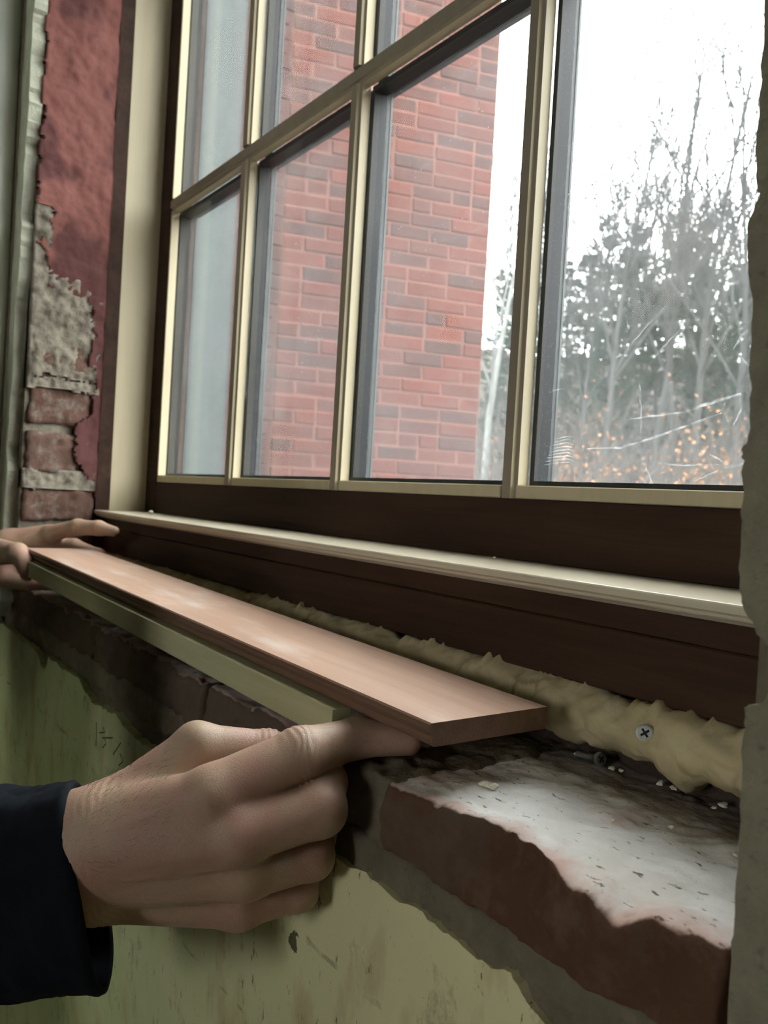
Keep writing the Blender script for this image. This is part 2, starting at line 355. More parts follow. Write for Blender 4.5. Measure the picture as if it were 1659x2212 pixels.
M['twig'] = simple('brush_twigs', (0.06, 0.054, 0.05), 0.95, 0.1, 0.3, 5)

# ------------------------------------------------------------------ masonry wall round the window (structure)
XL, XR, YW = -1.426, -0.175, 0.292          # left reveal, right reveal edge, room face of the wall
wf = boxes('wall_front', [(-3.4, 1.6, YW+0.004, 0.63, FLOOR, -0.212),               # below the sill
                          (-3.4, -1.487, YW+0.05, 0.63, -0.212, 2.0), (-1.487, XL-0.03, YW+0.004, 0.63, -0.212, 2.0),             # left of the opening
                          (XR+0.006, 1.6, YW+0.004, 0.63, -0.212, 2.0),             # right of it
                          (XL-0.03, XR+0.006, YW+0.004, 0.63, 1.52, 2.0)], M['mortar_bed'])
tag(wf, 'thick masonry wall with the window opening', kind='structure')
def ragged(pts, n, amp, freq, seed=0.0):
    # densify a polyline and roughen it
    out = []
    for a, b in zip(pts[:-1], pts[1:]):
        for i in range(n):
            t = i / n; p = Vector(((a[0]*(1-t)+b[0]*t), (a[1]*(1-t)+b[1]*t), seed))
            out.append((p.x + fbm(p, freq)*amp, p.y + fbm(p + Vector((9, 3, 1)), freq)*amp))
    out.append(pts[-1]); return out
edge = [(-3.4, -0.243), (-1.489, -0.2419), (-1.35, -0.243), (-1.2856, -0.2411), (-1.2275, -0.243), (-1.205, -0.256), (-1.1835, -0.2614), (-1.172, -0.25), (-1.1628, -0.2384),
        (-1.09, -0.239), (-1.0171, -0.236), (-0.985, -0.246), (-0.9567, -0.2526), (-0.9, -0.247), (-0.8734, -0.2454), (-0.83, -0.253), (-0.7992, -0.2525), (-0.7241, -0.2492),
        (-0.60, -0.242), (-0.50, -0.232), (-0.4369, -0.2278), (-0.4005, -0.2249), (-0.3719, -0.2279), (-0.3506, -0.2239), (-0.3189, -0.2257), (-0.2942, -0.2256),
        (-0.2752, -0.2206), (-0.2651, -0.2308), (-0.2532, -0.2334), (-0.22, -0.252), (-0.18, -0.26), (0.1, -0.27), (1.6, -0.27)]
rg = ragged(edge, 7, 0.0028, 60)
prism('plaster', [(1.6, FLOOR), (-3.4, FLOOR)] + rg, 1, YW-0.005, YW+0.006, M['plaster'], wf)
def wall_pt(px, py):                    # photo pixel on the plaster face
    r = P(px, py, 1.0); return r * ((YW-0.0052) / r.y)
for st in ([(208, 1560), (208, 1585), (207, 1612)], [(223, 1572), (226, 1582), (214, 1583)], [(221, 1594), (244, 1594)], [(226, 1597), (229, 1606), (221, 1616)], [(261, 1604), (252, 1618), (244, 1630)], [(259, 1628), (265, 1645), (256, 1654)]):
    pts = [wall_pt(*p) for p in st]; vs_, fs = [], []
    for i, p in enumerate(pts):
        t = (pts[min(i+1, len(pts)-1)] - pts[max(0, i-1)]).normalized(); nn = Vector((-t.z, 0, t.x))*0.0007
        vs_ += [p+nn, p-nn, p+nn+Vector((0, .0015, 0)), p-nn+Vector((0, .0015, 0))]
    for i in range(len(pts)-1): fs += [(4*i, 4*i+1, 4*i+5, 4*i+4), (4*i, 4*i+4, 4*i+6, 4*i+2), (4*i+1, 4*i+3, 4*i+7, 4*i+5)]
    mobj('pencil_stroke', vs_, fs, M['mortar_dark'], wf)
# right-hand face of the wall: ragged plaster edge with a piece missing level with the lower frame
e2 = [(-0.1800, 2.0), (-0.1800, 0.30), (-0.1785, 0.177), (-0.1785, 0.139), (-0.1772, 0.127), (-0.176, 0.122), (-0.1795, 0.112), (-0.1795, 0.099), (-0.1765, 0.088), (-0.1753, 0.0566), (-0.1735, 0.034),
      (-0.1762, 0.026), (-0.1755, 0.0218), (-0.1745, 0.0), (-0.1737, -0.026), (-0.1705, -0.0335), (-0.1660, -0.0405), (-0.1612, -0.046), (-0.1585, -0.060), (-0.1625, -0.0648), (-0.1688, -0.069), (-0.1686, -0.085), (-0.1675, -0.1158), (-0.1672, -0.150), (-0.1676, -0.168), (-0.1676, -0.23)]
prism('plaster', [(1.6, -0.23), (1.6, 2.0)] + ragged(e2, 6, 0.0011, 150), 1, YW-0.004, YW+0.16, M['plaster_grey'], wf)
# left-hand face: paler plaster wrapping the corner, broken along the arris
e3 = [(-1.418, 2.0), (-1.420, 0.76), (-1.430, 0.70), (-1.424, 0.60), (-1.434, 0.54), (-1.440, 0.45), (-1.432, 0.39), (-1.436, 0.33), (-1.452, 0.27), (-1.446, 0.16), (-1.462, 0.05), (-1.448, 0.02), (-1.455, -0.06), (-1.450, -0.20)]
prism('plaster', ragged([(-1.49, -0.23), (-1.488, 0.3), (-1.484, 0.8), (-1.484, 2.0)], 20, 0.005, 30) + ragged(e3, 8, 0.006, 45), 1, YW-0.014, YW+0.006, M['plaster_pale'], wf)

# ------------------------------------------------------------------ left reveal: old brickwork under red parging
wl = box('wall_left_reveal', XL-0.10, XL-0.0075, YW+0.004, 0.455, -0.20, 1.5, M['mortar'])
tag(wl, 'brick side of the window opening with peeling red coat', kind='structure')
courses = [-0.071-0.078*2, -0.071-0.078, -0.071, 0.008, 0.088, 0.162]
while courses[-1] < 1.35: courses.append(courses[-1] + 0.0755)
for ci in range(len(courses)-1):
    z0, z1 = courses[ci], courses[ci+1]
    gap = 0.022 if ci == 2 else 0.010
    cuts = [0.298, 0.4155] if ci % 3 else [0.298, 0.3585, 0.4155]
    if ci in (3,): cuts = [0.298, 0.385, 0.4155]
    for a, b in zip(cuts[:-1], cuts[1:]):
        pr = 0.004 * R_.random() + (0.002 if ci < 6 else 0.0)
        roughbox('brick', XL-0.06, XL-0.004+pr, a+0.003, b-0.004, z0+0.004, z1-gap, 0.006, 0.0025, 0.0048, 34, M['reveal_brick'], wl, seed=ci*3.1+a*10)
def reveal_coat(name, inside, x, amp, mat, y0, y1, z0, z1, step, seed, freq=26):
    ny, nz = int((y1-y0)/step), int((z1-z0)/step); vid = {}; verts = []; faces = []
    def hx(y, z): return x + fbm((seed, y, z), freq, 5) * amp + fbm((seed, y, z*0.7), freq*3.5, 3) * amp * 0.3
    ok = [[inside(y0+(j+.5)*step, z0+(k+.5)*step) for k in range(nz)] for j in range(ny)]
    def V_(j, k, back):
        key = (j, k, back)
        if key not in vid:
            y, z = y0+j*step, z0+k*step; vid[key] = len(verts)
            verts.append((XL-0.02 if back else hx(y, z), y, z))
        return vid[key]
    for j in range(ny):
        for k in range(nz):
            if not ok[j][k]: continue
            faces.append((V_(j, k, 0), V_(j+1, k, 0), V_(j+1, k+1, 0), V_(j, k+1, 0)))
            for dj, dk, a, b in ((-1, 0, (j, k), (j, k+1)), (1, 0, (j+1, k), (j+1, k+1)), (0, -1, (j, k), (j+1, k)), (0, 1, (j, k+1), (j+1, k+1))):
                jj, kk = j+dj, k+dk
                if not (0 <= jj < ny and 0 <= kk < nz and ok[jj][kk]):
                    faces.append((V_(*a, 0), V_(*b, 0), V_(*b, 1), V_(*a, 1)))
    return mobj(name, verts, faces, mat, wl, True)
redleft = [(-0.2, 0.42), (0.0, 0.412), (0.03, 0.378), (0.085, 0.372), (0.12, 0.40), (0.17, 0.405), (0.20, 0.39), (0.27, 0.396), (0.30, 0.386), (0.318, 0.318), (0.335, 0.322), (0.36, 0.319), (0.382, 0.302), (0.395, 0.321), (0.44, 0.323), (0.447, 0.298), (1.5, 0.298)]
reveal_coat('red_parging', lambda y, z: y > interp(redleft, z + fbm((3, y, z), 30)*0.012) + fbm((1, y, z), 55)*0.006, XL+0.0035, 0.0034, M['redcoat'], 0.296, 0.416, -0.03, 1.45, 0.0035, 2.2, 15)
def limep(y, z):
    n_ = fbm((8, y, z), 24) * 0.5 + 0.1
    return (z > 0.165 + n_*0.02 and z < 0.33 + n_*0.03 and y < 0.40 + n_*0.03) or (0.30 < z < 0.45 and y < 0.322 + n_*0.02) or (abs(z - 0.003) < 0.016 + n_*0.006) or (abs(z-0.157) < 0.008+n_*0.008 and y < .43)
reveal_coat('lime_mortar_patch', limep, XL+0.0025, 0.006, M['mortar'], 0.296, 0.4135, -0.08, 0.46, 0.0035, 6.6, 30)

# ------------------------------------------------------------------ sill of worn clay blocks
sill = empty('masonry_sill', (-0.8, 0.37, -0.21))
tag(sill, 'rough window sill of worn brownish red clay blocks dusted with white mortar', 'window sill')
def chip(p, n, amp=1.0):
    # broken front arris: the face wanders in and out, the top edge is worn down
    w_ = max(0.0, 1 - max(0.0, p.y - YW) / 0.034); up_ = min(1.0, max(0.0, (p.z + 0.208) / 0.042))
    q = p.copy()
    q.y += w_ * amp * (0.005*fbm((p.x, 0.3, p.z*0.8), 22, 4) + 0.003*up_*up_)
    q.z -= w_*w_*up_ * amp * (0.0065*max(0.0, fbm((p.x, 4.3, 0), 30, 4) + 0.15))
    return q
def chip4(p, n):
    q = chip(p, n, 0.75); w_ = max(0.0, 1 - max(0.0, p.y - YW) / 0.034); up_ = min(1.0, max(0.0, (p.z + 0.208) / 0.042))
    q.y += w_ * up_ * interp([(-0.40, 0.002), (-0.29, 0.003), (-0.262, 0.004), (-0.243, 0.0), (-0.223, -0.003), (-0.208, 0.004), (-0.17, 0.008)], p.x)
    q.z -= w_ * up_ * 0.010*math.exp(-((p.x+0.224)/0.011)**2)
    # a shell-shaped flake missing from the face
    fl = math.hypot((p.x+0.325)/0.055, (p.z+0.172)/0.020); q.y += w_ * max(0.0, 1-fl)**0.7 * 0.006
    fl = math.hypot((p.x+0.285)/0.030, (p.z+0.172)/0.018); q.y += w_ * max(0.0, 1-fl)**0.7 * 0.004
    return q
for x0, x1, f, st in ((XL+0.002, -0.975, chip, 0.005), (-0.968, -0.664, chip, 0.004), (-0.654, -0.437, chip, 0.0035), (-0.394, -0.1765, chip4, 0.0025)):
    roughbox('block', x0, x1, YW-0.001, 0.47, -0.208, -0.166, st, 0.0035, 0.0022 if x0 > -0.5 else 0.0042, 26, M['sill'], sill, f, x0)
roughbox('mortar_joint', -0.44, -0.388, YW+0.001, 0.47, -0.2085, -0.1660, 0.0035, 0.004, 0.0035, 40, M['mortar_bed'], sill, chip, 3.3)
for xj in (-0.971, -0.659): roughbox('mortar_joint', xj-0.012, xj+0.012, YW+0.004, 0.47, -0.2085, -0.170, 0.005, 0.003, 0.003, 50, M['mortar_dark'], sill, None, xj)
roughbox('mortar_bed', XL, XR+0.006, YW-0.001, 0.47, -0.236, -0.205, 0.006, 0.004, 0.0035, 30, M['mortar_bed'], sill, None, 5.5)
ex = boxes('wall_core', [(XL-0.03, XR+0.006, 0.452, 0.63, -0.212, -0.06), (XL-0.03, XL-0.001, 0.452, 0.63, -0.212, 1.52), (XR-0.001, XR+0.006, 0.46, 0.63, -0.212, 1.52)], M['mortar_dark'])
tag(ex, 'masonry core behind the window frame', kind='structure')

# ------------------------------------------------------------------ the window
YS, YG = 0.500, 0.515                 # room face of the sash, room face of the glass
SX0, SX1 = -1.377, -0.2375            # inner edges of the sash stiles
ZB, ZT = 0.0075, 1.44
MV = [(-1.1042, -1.0811), (-0.8171, -0.7967), (-0.5319, -0.5127)]
MH = [(0.468, 0.489), (0.949, 0.970)]
win = empty('window_1', (-0.8, 0.5, -0.06)); tag(win, 'dark stained timber window with cream glazing bars', kind='structure')
xl, xr = XL, -0.186
# frame
box('jamb_lining', xl-0.012, xl, 0.4375, 0.505, -0.0455, 1.5, M['cream'], win, 0.0012)
box('jamb_lining', xr, xr+0.010, 0.4375, 0.505, -0.0455, 1.5, M['cream'], win, 0.0012)
box('frame_edge', xl-0.022, xl+0.0025, 0.4135, 0.4378, -0.112, 1.5, M['mahogany'], win, 0.001)
box('frame_edge', xr-0.0005, xr+0.010, 0.426, 0.4378, -0.112, 1.5, M['mahogany'], win, 0.001)
box('sash_stile', xl, SX0, YS, 0.545, -0.045, ZT+0.05, M['mahogany'], win, 0.0015)
box('sash_stile', SX1, xr, YS, 0.545, -0.045, ZT+0.05, M['mahogany'], win, 0.0015)
box('bottom_rail', SX0, SX1, YS, 0.545, -0.0445, ZB, M['mahogany'], win, 0.001)
box('top_rail', SX0, SX1, YS, 0.545, ZT, ZT+0.05, M['mahogany'], win, 0.001)
# stop with a rounded nose
nose = [(0.505, -0.0445), (0.4150, -0.0452), (0.4136, -0.0455), (0.4128, -0.0464), (0.4126, -0.0478), (0.4130, -0.0505), (0.4155, -0.0520), (0.4165, -0.0538), (0.4185, -0.0550), (0.430, -0.0552), (0.505, -0.0552)]
prism('stop', nose, 0, xl, XR-0.004, M['cream_h'], win)
box('quirk', xl, XR-0.004, 0.4225, 0.45, -0.0572, -0.0552, M['muntin'], win)
box('frame_sill', xl-0.02, XR+0.012, 0.4278, 0.452, -0.0735, -0.0574, M['mahogany'], win, 0.0008)
box('frame_sill', xl-0.02, XR+0.012, 0.4285, 0.452, -0.114, -0.0741, M['mahogany'], win, 0.0012)
# glazing bars: stepped section, lit cream sides, front faces coloured darker for shade
def bar_v(x0, x1, z0, z1):
    m = (x0+x1)/2; poly = [(x0, YG), (x0, YS+0.0035), (x0+0.0035, YS+0.0025), (x0+0.0045, YS-0.0008), (x1-0.0045, YS-0.0008), (x1-0.0035, YS+0.0025), (x1, YS+0.0035), (x1, YG)]
    o = prism('glazing_bar', poly, 2, z0, z1, M['muntin'], win); lit_sides(o, 0)
def bar_h(z0, z1, x0, x1):
    poly = [(YG, z0), (YS+0.0035, z0), (YS+0.0025, z0+0.0035), (YS-0.0004, z0+0.0045), (YS-0.0004, z1-0.0045), (YS+0.0025, z1-0.0035), (YS+0.0035, z1), (YG, z1)]
    o = prism('glazing_bar', poly, 0, x0, x1, M['muntin'], win); lit_sides(o, 2)
def lit_sides(o, ax):
    o.data.materials.append(M['cream'])
    for p in o.data.polygons:
        if abs(p.normal[ax]) > 0.95: p.material_index = 1
zs = [ZB] + [z for h in MH for z in h] + [ZT]
xs = [SX0] + [x for v in MV for x in v] + [SX1]
for h in MH: bar_h(h[0], h[1], SX0, SX1)
for v in MV:
    for k in range(0, len(zs), 2): bar_v(v[0], v[1], zs[k], zs[k+1])
BD = 0.0115
def bead(x0, x1, z0, z1): box('glazing_bead', x0, x1, YS+0.001, YG, z0, z1, M['cream'], win, 0.0008)
for k in range(0, len(xs), 2): bead(xs[k]+0.0002, xs[k+1]-0.0002, ZB+0.0002, ZB+BD)
for k in range(0, len(zs), 2):
    bead(SX0+0.0002, SX0+0.004, zs[k] + (BD+0.0003 if k == 0 else 0), zs[k+1])
    bead(SX1-0.004, SX1-0.0002, zs[k] + (BD+0.0003 if k == 0 else 0), zs[k+1])
for i in range(0, len(xs), 2):
    for k in range(0, len(zs), 2):
        a, b, c, d = xs[i]+0.0004, xs[i+1]-0.0004, zs[k]+(BD+0.0005 if k == 0 else 0.0004), zs[k+1]-0.0004
        box('glass_pane', a-0.003, b+0.003, YG+0.0003, YG+0.0218, c-0.003, d+0.003, M['glass'], win)
        t = 0.0006
        sp_ = boxes('spacer', [(a, a+0.005, YG+0.002, YG+0.019, c, d), (b-0.005, b, YG+0.002, YG+0.019, c, d), (a+0.005, b-0.005, YG+0.002, YG+0.019, c, c+0.004), (a+0.005, b-0.005, YG+0.002, YG+0.019, d-0.006, d)], M['spacer'], win)
# outside: grey-green bars, frame and casing
for v in MV: boxes('outer_bar', [(v[0]+0.001, v[1]+0.001, YG+0.0222, YG+0.0275, zs[0], ZT)], M['spacer_grey'], win)
for h in MH: boxes('outer_bar', [(SX0, SX1, YG+0.0301, YG+0.036, h[0], h[1])], M['spacer_grey'], win)
for v in MV: boxes('outer_bar', [(v[0]+0.002, v[1]+0.0018, YG+0.0276, YG+0.030, zs[0], ZT)], M['teal'], win)
box('outer_frame', XL-0.02, SX0+0.001, 0.5455, 0.5505, -0.05, ZT+0.08, M['spacer_grey'], win)
box('outer_casing', XL-0.02, SX0-0.003, 0.5506, 0.590, -0.05, ZT+0.08, M['teal2'], win)
box('outer_casing', XL-0.02, SX0-0.005, 0.5901, 0.622, -0.05, ZT+0.08, M['teal'], win)
box('outer_brick_return', XL-0.02, SX0-0.006, 0.6221, 0.648, -0.05, ZT+0.08, M['wing_brick'], win)
box('outer_casing', SX1+0.006, XR+0.02, 0.5455, 0.630, -0.05, ZT+0.08, M['teal'], win)
box('outer_casing', XL-0.02, XR+0.02, 0.5455, 0.630, ZT+0.02, ZT+0.09, M['teal'], win)
box('outer_sill', XL-0.02, XR+0.02, 0.5455, 0.70, -0.09, -0.012, M['teal'], win)
# smears on the glass of the right-hand pane
def ribbon(name, pts, wdt, y=YG+0.0001):
    vs_, fs = [], []
    for i, p in enumerate(pts):
        a = Vector(pts[max(0, i-1)]); b = Vector(pts[min(len(pts)-1, i+1)]); t = (b-a).normalized(); nn = Vector((-t.y, t.x))
        ww = wdt * (0.35 + 0.65*math.sin(math.pi*(i+0.5)/len(pts))) * (0.6+0.8*R_.random())
        for s_ in (-1, 1):
            q = Vector(p) + nn*ww*s_
            vs_ += [(q.x, y-0.0003, q.y), (q.x, y, q.y)]
    for i in range(len(pts)-1):
        o_ = i*4
        fs += [(o_, o_+2, o_+6, o_+4), (o_+1, o_+5, o_+7, o_+3), (o_, o_+4, o_+5, o_+1), (o_+2, o_+3, o_+7, o_+6)]
    mobj(name, vs_, fs, M['smear'], win)
def gp(px, py):                        # photo pixel on the glass plane, as (x, z)
    r = P(px, py, 1.0); t = YG / r.y; return (r.x*t, r.z*t)
def curve(pts, n=14, wob=0.0006):
    out = []
    for i in range(n):
        t = i/(n-1)*(len(pts)-1); k = min(int(t), len(pts)-2); f = t-k; f = f*f*(3-2*f) if len(pts) > 3 else f
        a, b = pts[k], pts[k+1]; out.append((a[0]*(1-f)+b[0]*f + R_.uniform(-wob, wob), a[1]*(1-f)+b[1]*f + R_.uniform(-wob, wob)))
    return out
for i in range(9):
    yy = 942 + i*7
    ribbon('smear', curve([gp(1200-i*3, yy+6), gp(1225, yy), gp(1248, yy+5 + i*0.5)], 10, 0.0004), 0.0005)
for pts, wd in (([(1185, 848), (1205, 842), (1230, 834)], 0.0008), ([(1270, 970), (1340, 968), (1440, 935), (1560, 890)], 0.0014), ([(1360, 905), (1480, 890), (1600, 850)], 0.0018),
                ([(1385, 990), (1400, 1020), (1410, 1045)], 0.0010), ([(1500, 1040), (1560, 1010), (1620, 1000)], 0.0012), ([(1615, 712), (1595, 735), (1585, 755)], 0.0010),
                ([(1600, 770), (1625, 800), (1615, 815)], 0.0010), ([(1598, 850), (1600, 885), (1585, 920)], 0.0010), ([(1420, 1000), (1470, 1005), (1560, 1002)], 0.0009),
                ([(1350, 760), (1400, 700), (1440, 660)], 0.0007), ([(1380, 800), (1385, 900), (1380, 985)], 0.0006), ([(1530, 980), (1550, 990), (1575, 1010)], 0.0010), ([(1490, 690), (1450, 730), (1400, 790)], 0.0006)):
    ribbon('smear', curve([gp(*p) for p in pts], 16), wd*0.65)
for i in range(26):                    # dried drips in a vertical trail
    px = 1570 + R_.uniform(-6, 6); py = 590 + i*14 + R_.uniform(-4, 4); c = gp(px, py); r = R_.uniform(0.0004, 0.0010)
    ribbon('drip', [(c[0]+r*math.cos(a), c[1]+r*1.3*math.sin(a)) for a in [2*math.pi*k/9 for k in range(10)]], 0.00025)

# ------------------------------------------------------------------ foam bead under the frame
def foam_bead():
    nx, na = 520, 30; vs_, fs = [], []
    for i in range(nx+1):
        x = XL+0.004 + (XR+0.002-XL-0.004)*i/nx
        for j in range(na):
            a = math.pi*(0.5 - 1.35*j/(na-1))            # from the top, over the room side, to under
            top = max(0, math.sin(a))
            lump = fbm((x, math.cos(a)*0.03, a*0.012), 22, 4)*0.0045 + fbm((x*1.6, 2.0+a*0.02, 0), 75, 3)*0.0022
            cell = noise.voronoi(Vector((x*42, a*0.9, 1)))[0]; lump += (cell[1]-cell[0])*0.0035 - 0.0015
            spike = max(0.0, fbm((x, 7, 0), 150, 3)) * 0.0075 * top**3
            sag = 0.010*math.exp(-((x+0.286)/0.010)**2) if a < -0.3 else 0
            yy = 0.437 - (0.024+lump)*math.cos(a); zz = -0.133 + (0.0185+lump)*math.sin(a) + spike - sag
            if math.sin(a) < -0.6: zz = max(zz, -0.1645)
            vs_.append((x, yy, zz))
    for i in range(nx):
        for j in range(na-1): fs.append((i*na+j, (i+1)*na+j, (i+1)*na+j+1, i*na+j+1))
    for i in range(nx): fs.append((i*na, i*na+na-1, (i+1)*na+na-1, (i+1)*na))
    fs.append(tuple(range(na))); fs.append(tuple(nx*na+j for j in reversed(range(na))))
    return mobj('foam_seal', vs_, fs, M['foam'], None, True)
tag(foam_bead(), 'lumpy yellow expanding foam bead sealing the gap under the dark window frame', 'foam')
def crumb(loc, r, seed, label):
    bm = bmesh.new(); bmesh.ops.create_icosphere(bm, subdivisions=3, radius=r)
    for v in bm.verts:
        v.co *= 0.55 + 0.9*abs(fbm(v.co + Vector((seed, 0, 0)), 0.55/r, 3)) + 0.2; v.co.z *= 0.6
    zmin = min(v.co.z for v in bm.verts)
    for v in bm.verts: v.co.z -= zmin
    o = bmobj('foam_crumb', bm, M['crumb'], None, True); o.location = loc
    return tag(o, label, 'foam crumb', 'crumbs of dried foam')
def onz(px, py, z):
    r = P(px, py, 1.0); return r * (z / r.z)
for i, (px, py, z, r, lb) in enumerate(((1050, 1700, -0.1652, 0.0032, 'pale foam crumb on the dusty sill below the end of the board'), (1066, 1706, -0.1652, 0.0022, 'tiny foam crumb right of the crumb on the sill below the board end'),
        (326, 1111, -0.0450, 0.0042, 'white foam crumb on the cream stop at its far left end'), (1067, 1208, -0.0450, 0.0016, 'small pale crumb halfway along the cream stop'), (1518, 1262, -0.0447, 0.0010, 'tiny crumb at the right end of the cream stop'),
        (1560, 1745, -0.1652, 0.0026, 'foam crumb on the sill against the foam bead by the right wall'), (1543, 1748, -0.1652, 0.0014, 'tiny foam crumb left of the crumb by the right wall'),
        (1428, 1697, -0.1652, 0.0024, 'foam crumb under the drip of the foam bead'), (1455, 1707, -0.1652, 0.0020, 'flat foam crumb just right of the drip of the foam bead'),
        (1322, 1664, -0.1652, 0.0019, 'foam crumb beside the loose screw on the sill'), (1340, 1668, -0.1652, 0.0014, 'smaller foam crumb right of the loose screw'),
        (1325, 1775, -0.1652, 0.0013, 'speck of foam in the middle of the dusty sill'), (1450, 1790, -0.1652, 0.0013, 'speck of foam on the dusty sill nearer the right wall'), (1590, 1850, -0.1652, 0.0014, 'speck of foam on the sill beside the right wall'))):
    crumb(onz(px, py, z), r, i*2.7, lb)

# ------------------------------------------------------------------ screws
def screw(name, loc, axis, label, length=0.022, rh=0.0048):
    root = empty(name, loc); tag(root, label, 'screw', 'zinc screws')
    z = Vector(axis).normalized(); x = z.orthogonal().normalized(); y = z.cross(x); B = Matrix((x, y, z)).transposed()
    def lathe(prof, n=20):
        vs_ = [B @ Vector((r*math.cos(2*math.pi*k/n), r*math.sin(2*math.pi*k/n), h)) + Vector(loc) for h, r in prof for k in range(n)]
        fs = [(i*n+k, i*n+(k+1) % n, (i+1)*n+(k+1) % n, (i+1)*n+k) for i in range(len(prof)-1) for k in range(n)]
        fs += [tuple(reversed(range(n))), tuple((len(prof)-1)*n+k for k in range(n))]; return vs_, fs
    v, f = lathe([(-0.0022, rh*0.55), (-0.0016, rh*0.9), (0, rh), (0.0010, rh*0.97), (0.0014, rh*0.8)])
    mobj('head', v, f, M['steel'], root, False)
    bm = bmesh.new()
    for a, b in ((rh*0.55, rh*0.13), (rh*0.13, rh*0.55)):
        r = bmesh.ops.create_cube(bm, size=1, matrix=Matrix.Translation(loc) @ B.to_4x4() @ Matrix.Translation((0, 0, 0.0013)) @ Matrix.Diagonal((a*2, b*2, 0.0006, 1)))
    bmobj('cross_recess', bm, M['spacer'], root)
    prof = [(-0.002, 0.0019)]
    k = 0
    while prof[-1][0] > -length:
        h = prof[-1][0]; tp = min(1, (length+h)/0.006 + 0.1)
        prof += [(h-0.0004, 0.0029*tp), (h-0.0011, 0.0018*tp)]
    v, f = lathe(prof, 12); mobj('threaded_shank', v, f, M['steel'], root, False)
h1 = P(1298, 1634, 0.640); t1 = P(1240, 1622, 0.652)
h1 = onz(1296, 1640, -0.1595); t1 = onz(1240, 1628, -0.1635)
screw('screw', h1, h1 - t1, 'loose zinc screw lying on the sill against the foam bead', max(0.012, (h1-t1).length))
r_ = P(1393, 1583, 1.0); hl = r_ * (0.4125 / r_.y)
screw('screw', hl, (0.75, -1, 0.25), 'zinc screw head sunk in the yellow foam bead', 0.02, 0.0052)

# ------------------------------------------------------------------ the board and the strip under its front edge
A0 = Vector((-0.354465, 0.292245, -0.122569))
U = Vector((-0.9996, -0.0150, 0.0235)).normalized(); Wv = Vector((-0.0150, 0.9999, -0.0014)); Wv = (Wv - U*Wv.dot(U)).normalized(); NV = Wv.cross(U).normalized()
if NV.z < 0: NV = -NV
def local_prism(name, poly, a, b, mat, label, cat, edge_mat=None, ends=None):
    # poly in (across, up); extruded along U from a to b
    n = len(poly); vs_ = []
    for t in (a, b): vs_ += [A0 + U*t + Wv*p[0] + NV*p[1] for p in poly]
    base = vs_[0].copy()
    o = mobj(name, [v-base for v in vs_], [list(range(n)), list(reversed(range(n, 2*n)))] + [[i, i+n, (i+1) % n + n, (i+1) % n] for i in range(n)], mat)
    o.location = base
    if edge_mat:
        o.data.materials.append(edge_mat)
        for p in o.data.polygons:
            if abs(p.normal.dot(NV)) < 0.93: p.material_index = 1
    bm = bmesh.new(); bm.from_mesh(o.data); bmesh.ops.recalc_face_normals(bm, faces=bm.faces); bm.to_mesh(o.data); bm.free()
    return tag(o, label, cat)
T, W_ = 0.0138, 0.0945
prof = [(0.0012, 0.0), (W_-0.0005, 0.0), (W_, -0.0006), (W_, -T), (0.004, -T)]
prof += [(0.0028, -T+0.0006), (0.0016, -T+0.0022), (0.0011, -T+0.0042), (0.0017, -T+0.0060), (0.0006, -T+0.0072), (-0.0006, -0.0042), (-0.0008, -0.0026), (-0.0002, -0.0010)]
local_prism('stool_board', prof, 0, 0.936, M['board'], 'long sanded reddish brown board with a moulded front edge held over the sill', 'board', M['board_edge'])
local_prism('apron_strip', [(-0.0075, -T-0.0008), (0.0060, -T-0.0008), (0.0060, -T-0.0218), (-0.0070, -T-0.0218), (-0.0075, -T-0.0213)], 0.087, 0.900, M['poplar'], 'raw greenish wooden strip held beneath the front edge of the board', 'strip')

# ------------------------------------------------------------------ vertical pipe at the left
def tube(name, x, y, r, z0, z1, mat, n=32):
    vs_ = [(x+r*math.cos(2*math.pi*k/n), y+r*math.sin(2*math.pi*k/n), z) for z in (z0, z1) for k in range(n)]
    return mobj(name, vs_, [(k, (k+1) % n, n+(k+1) % n, n+k) for k in range(n)] + [tuple(reversed(range(n))), tuple(range(n, 2*n))], mat, None, True)
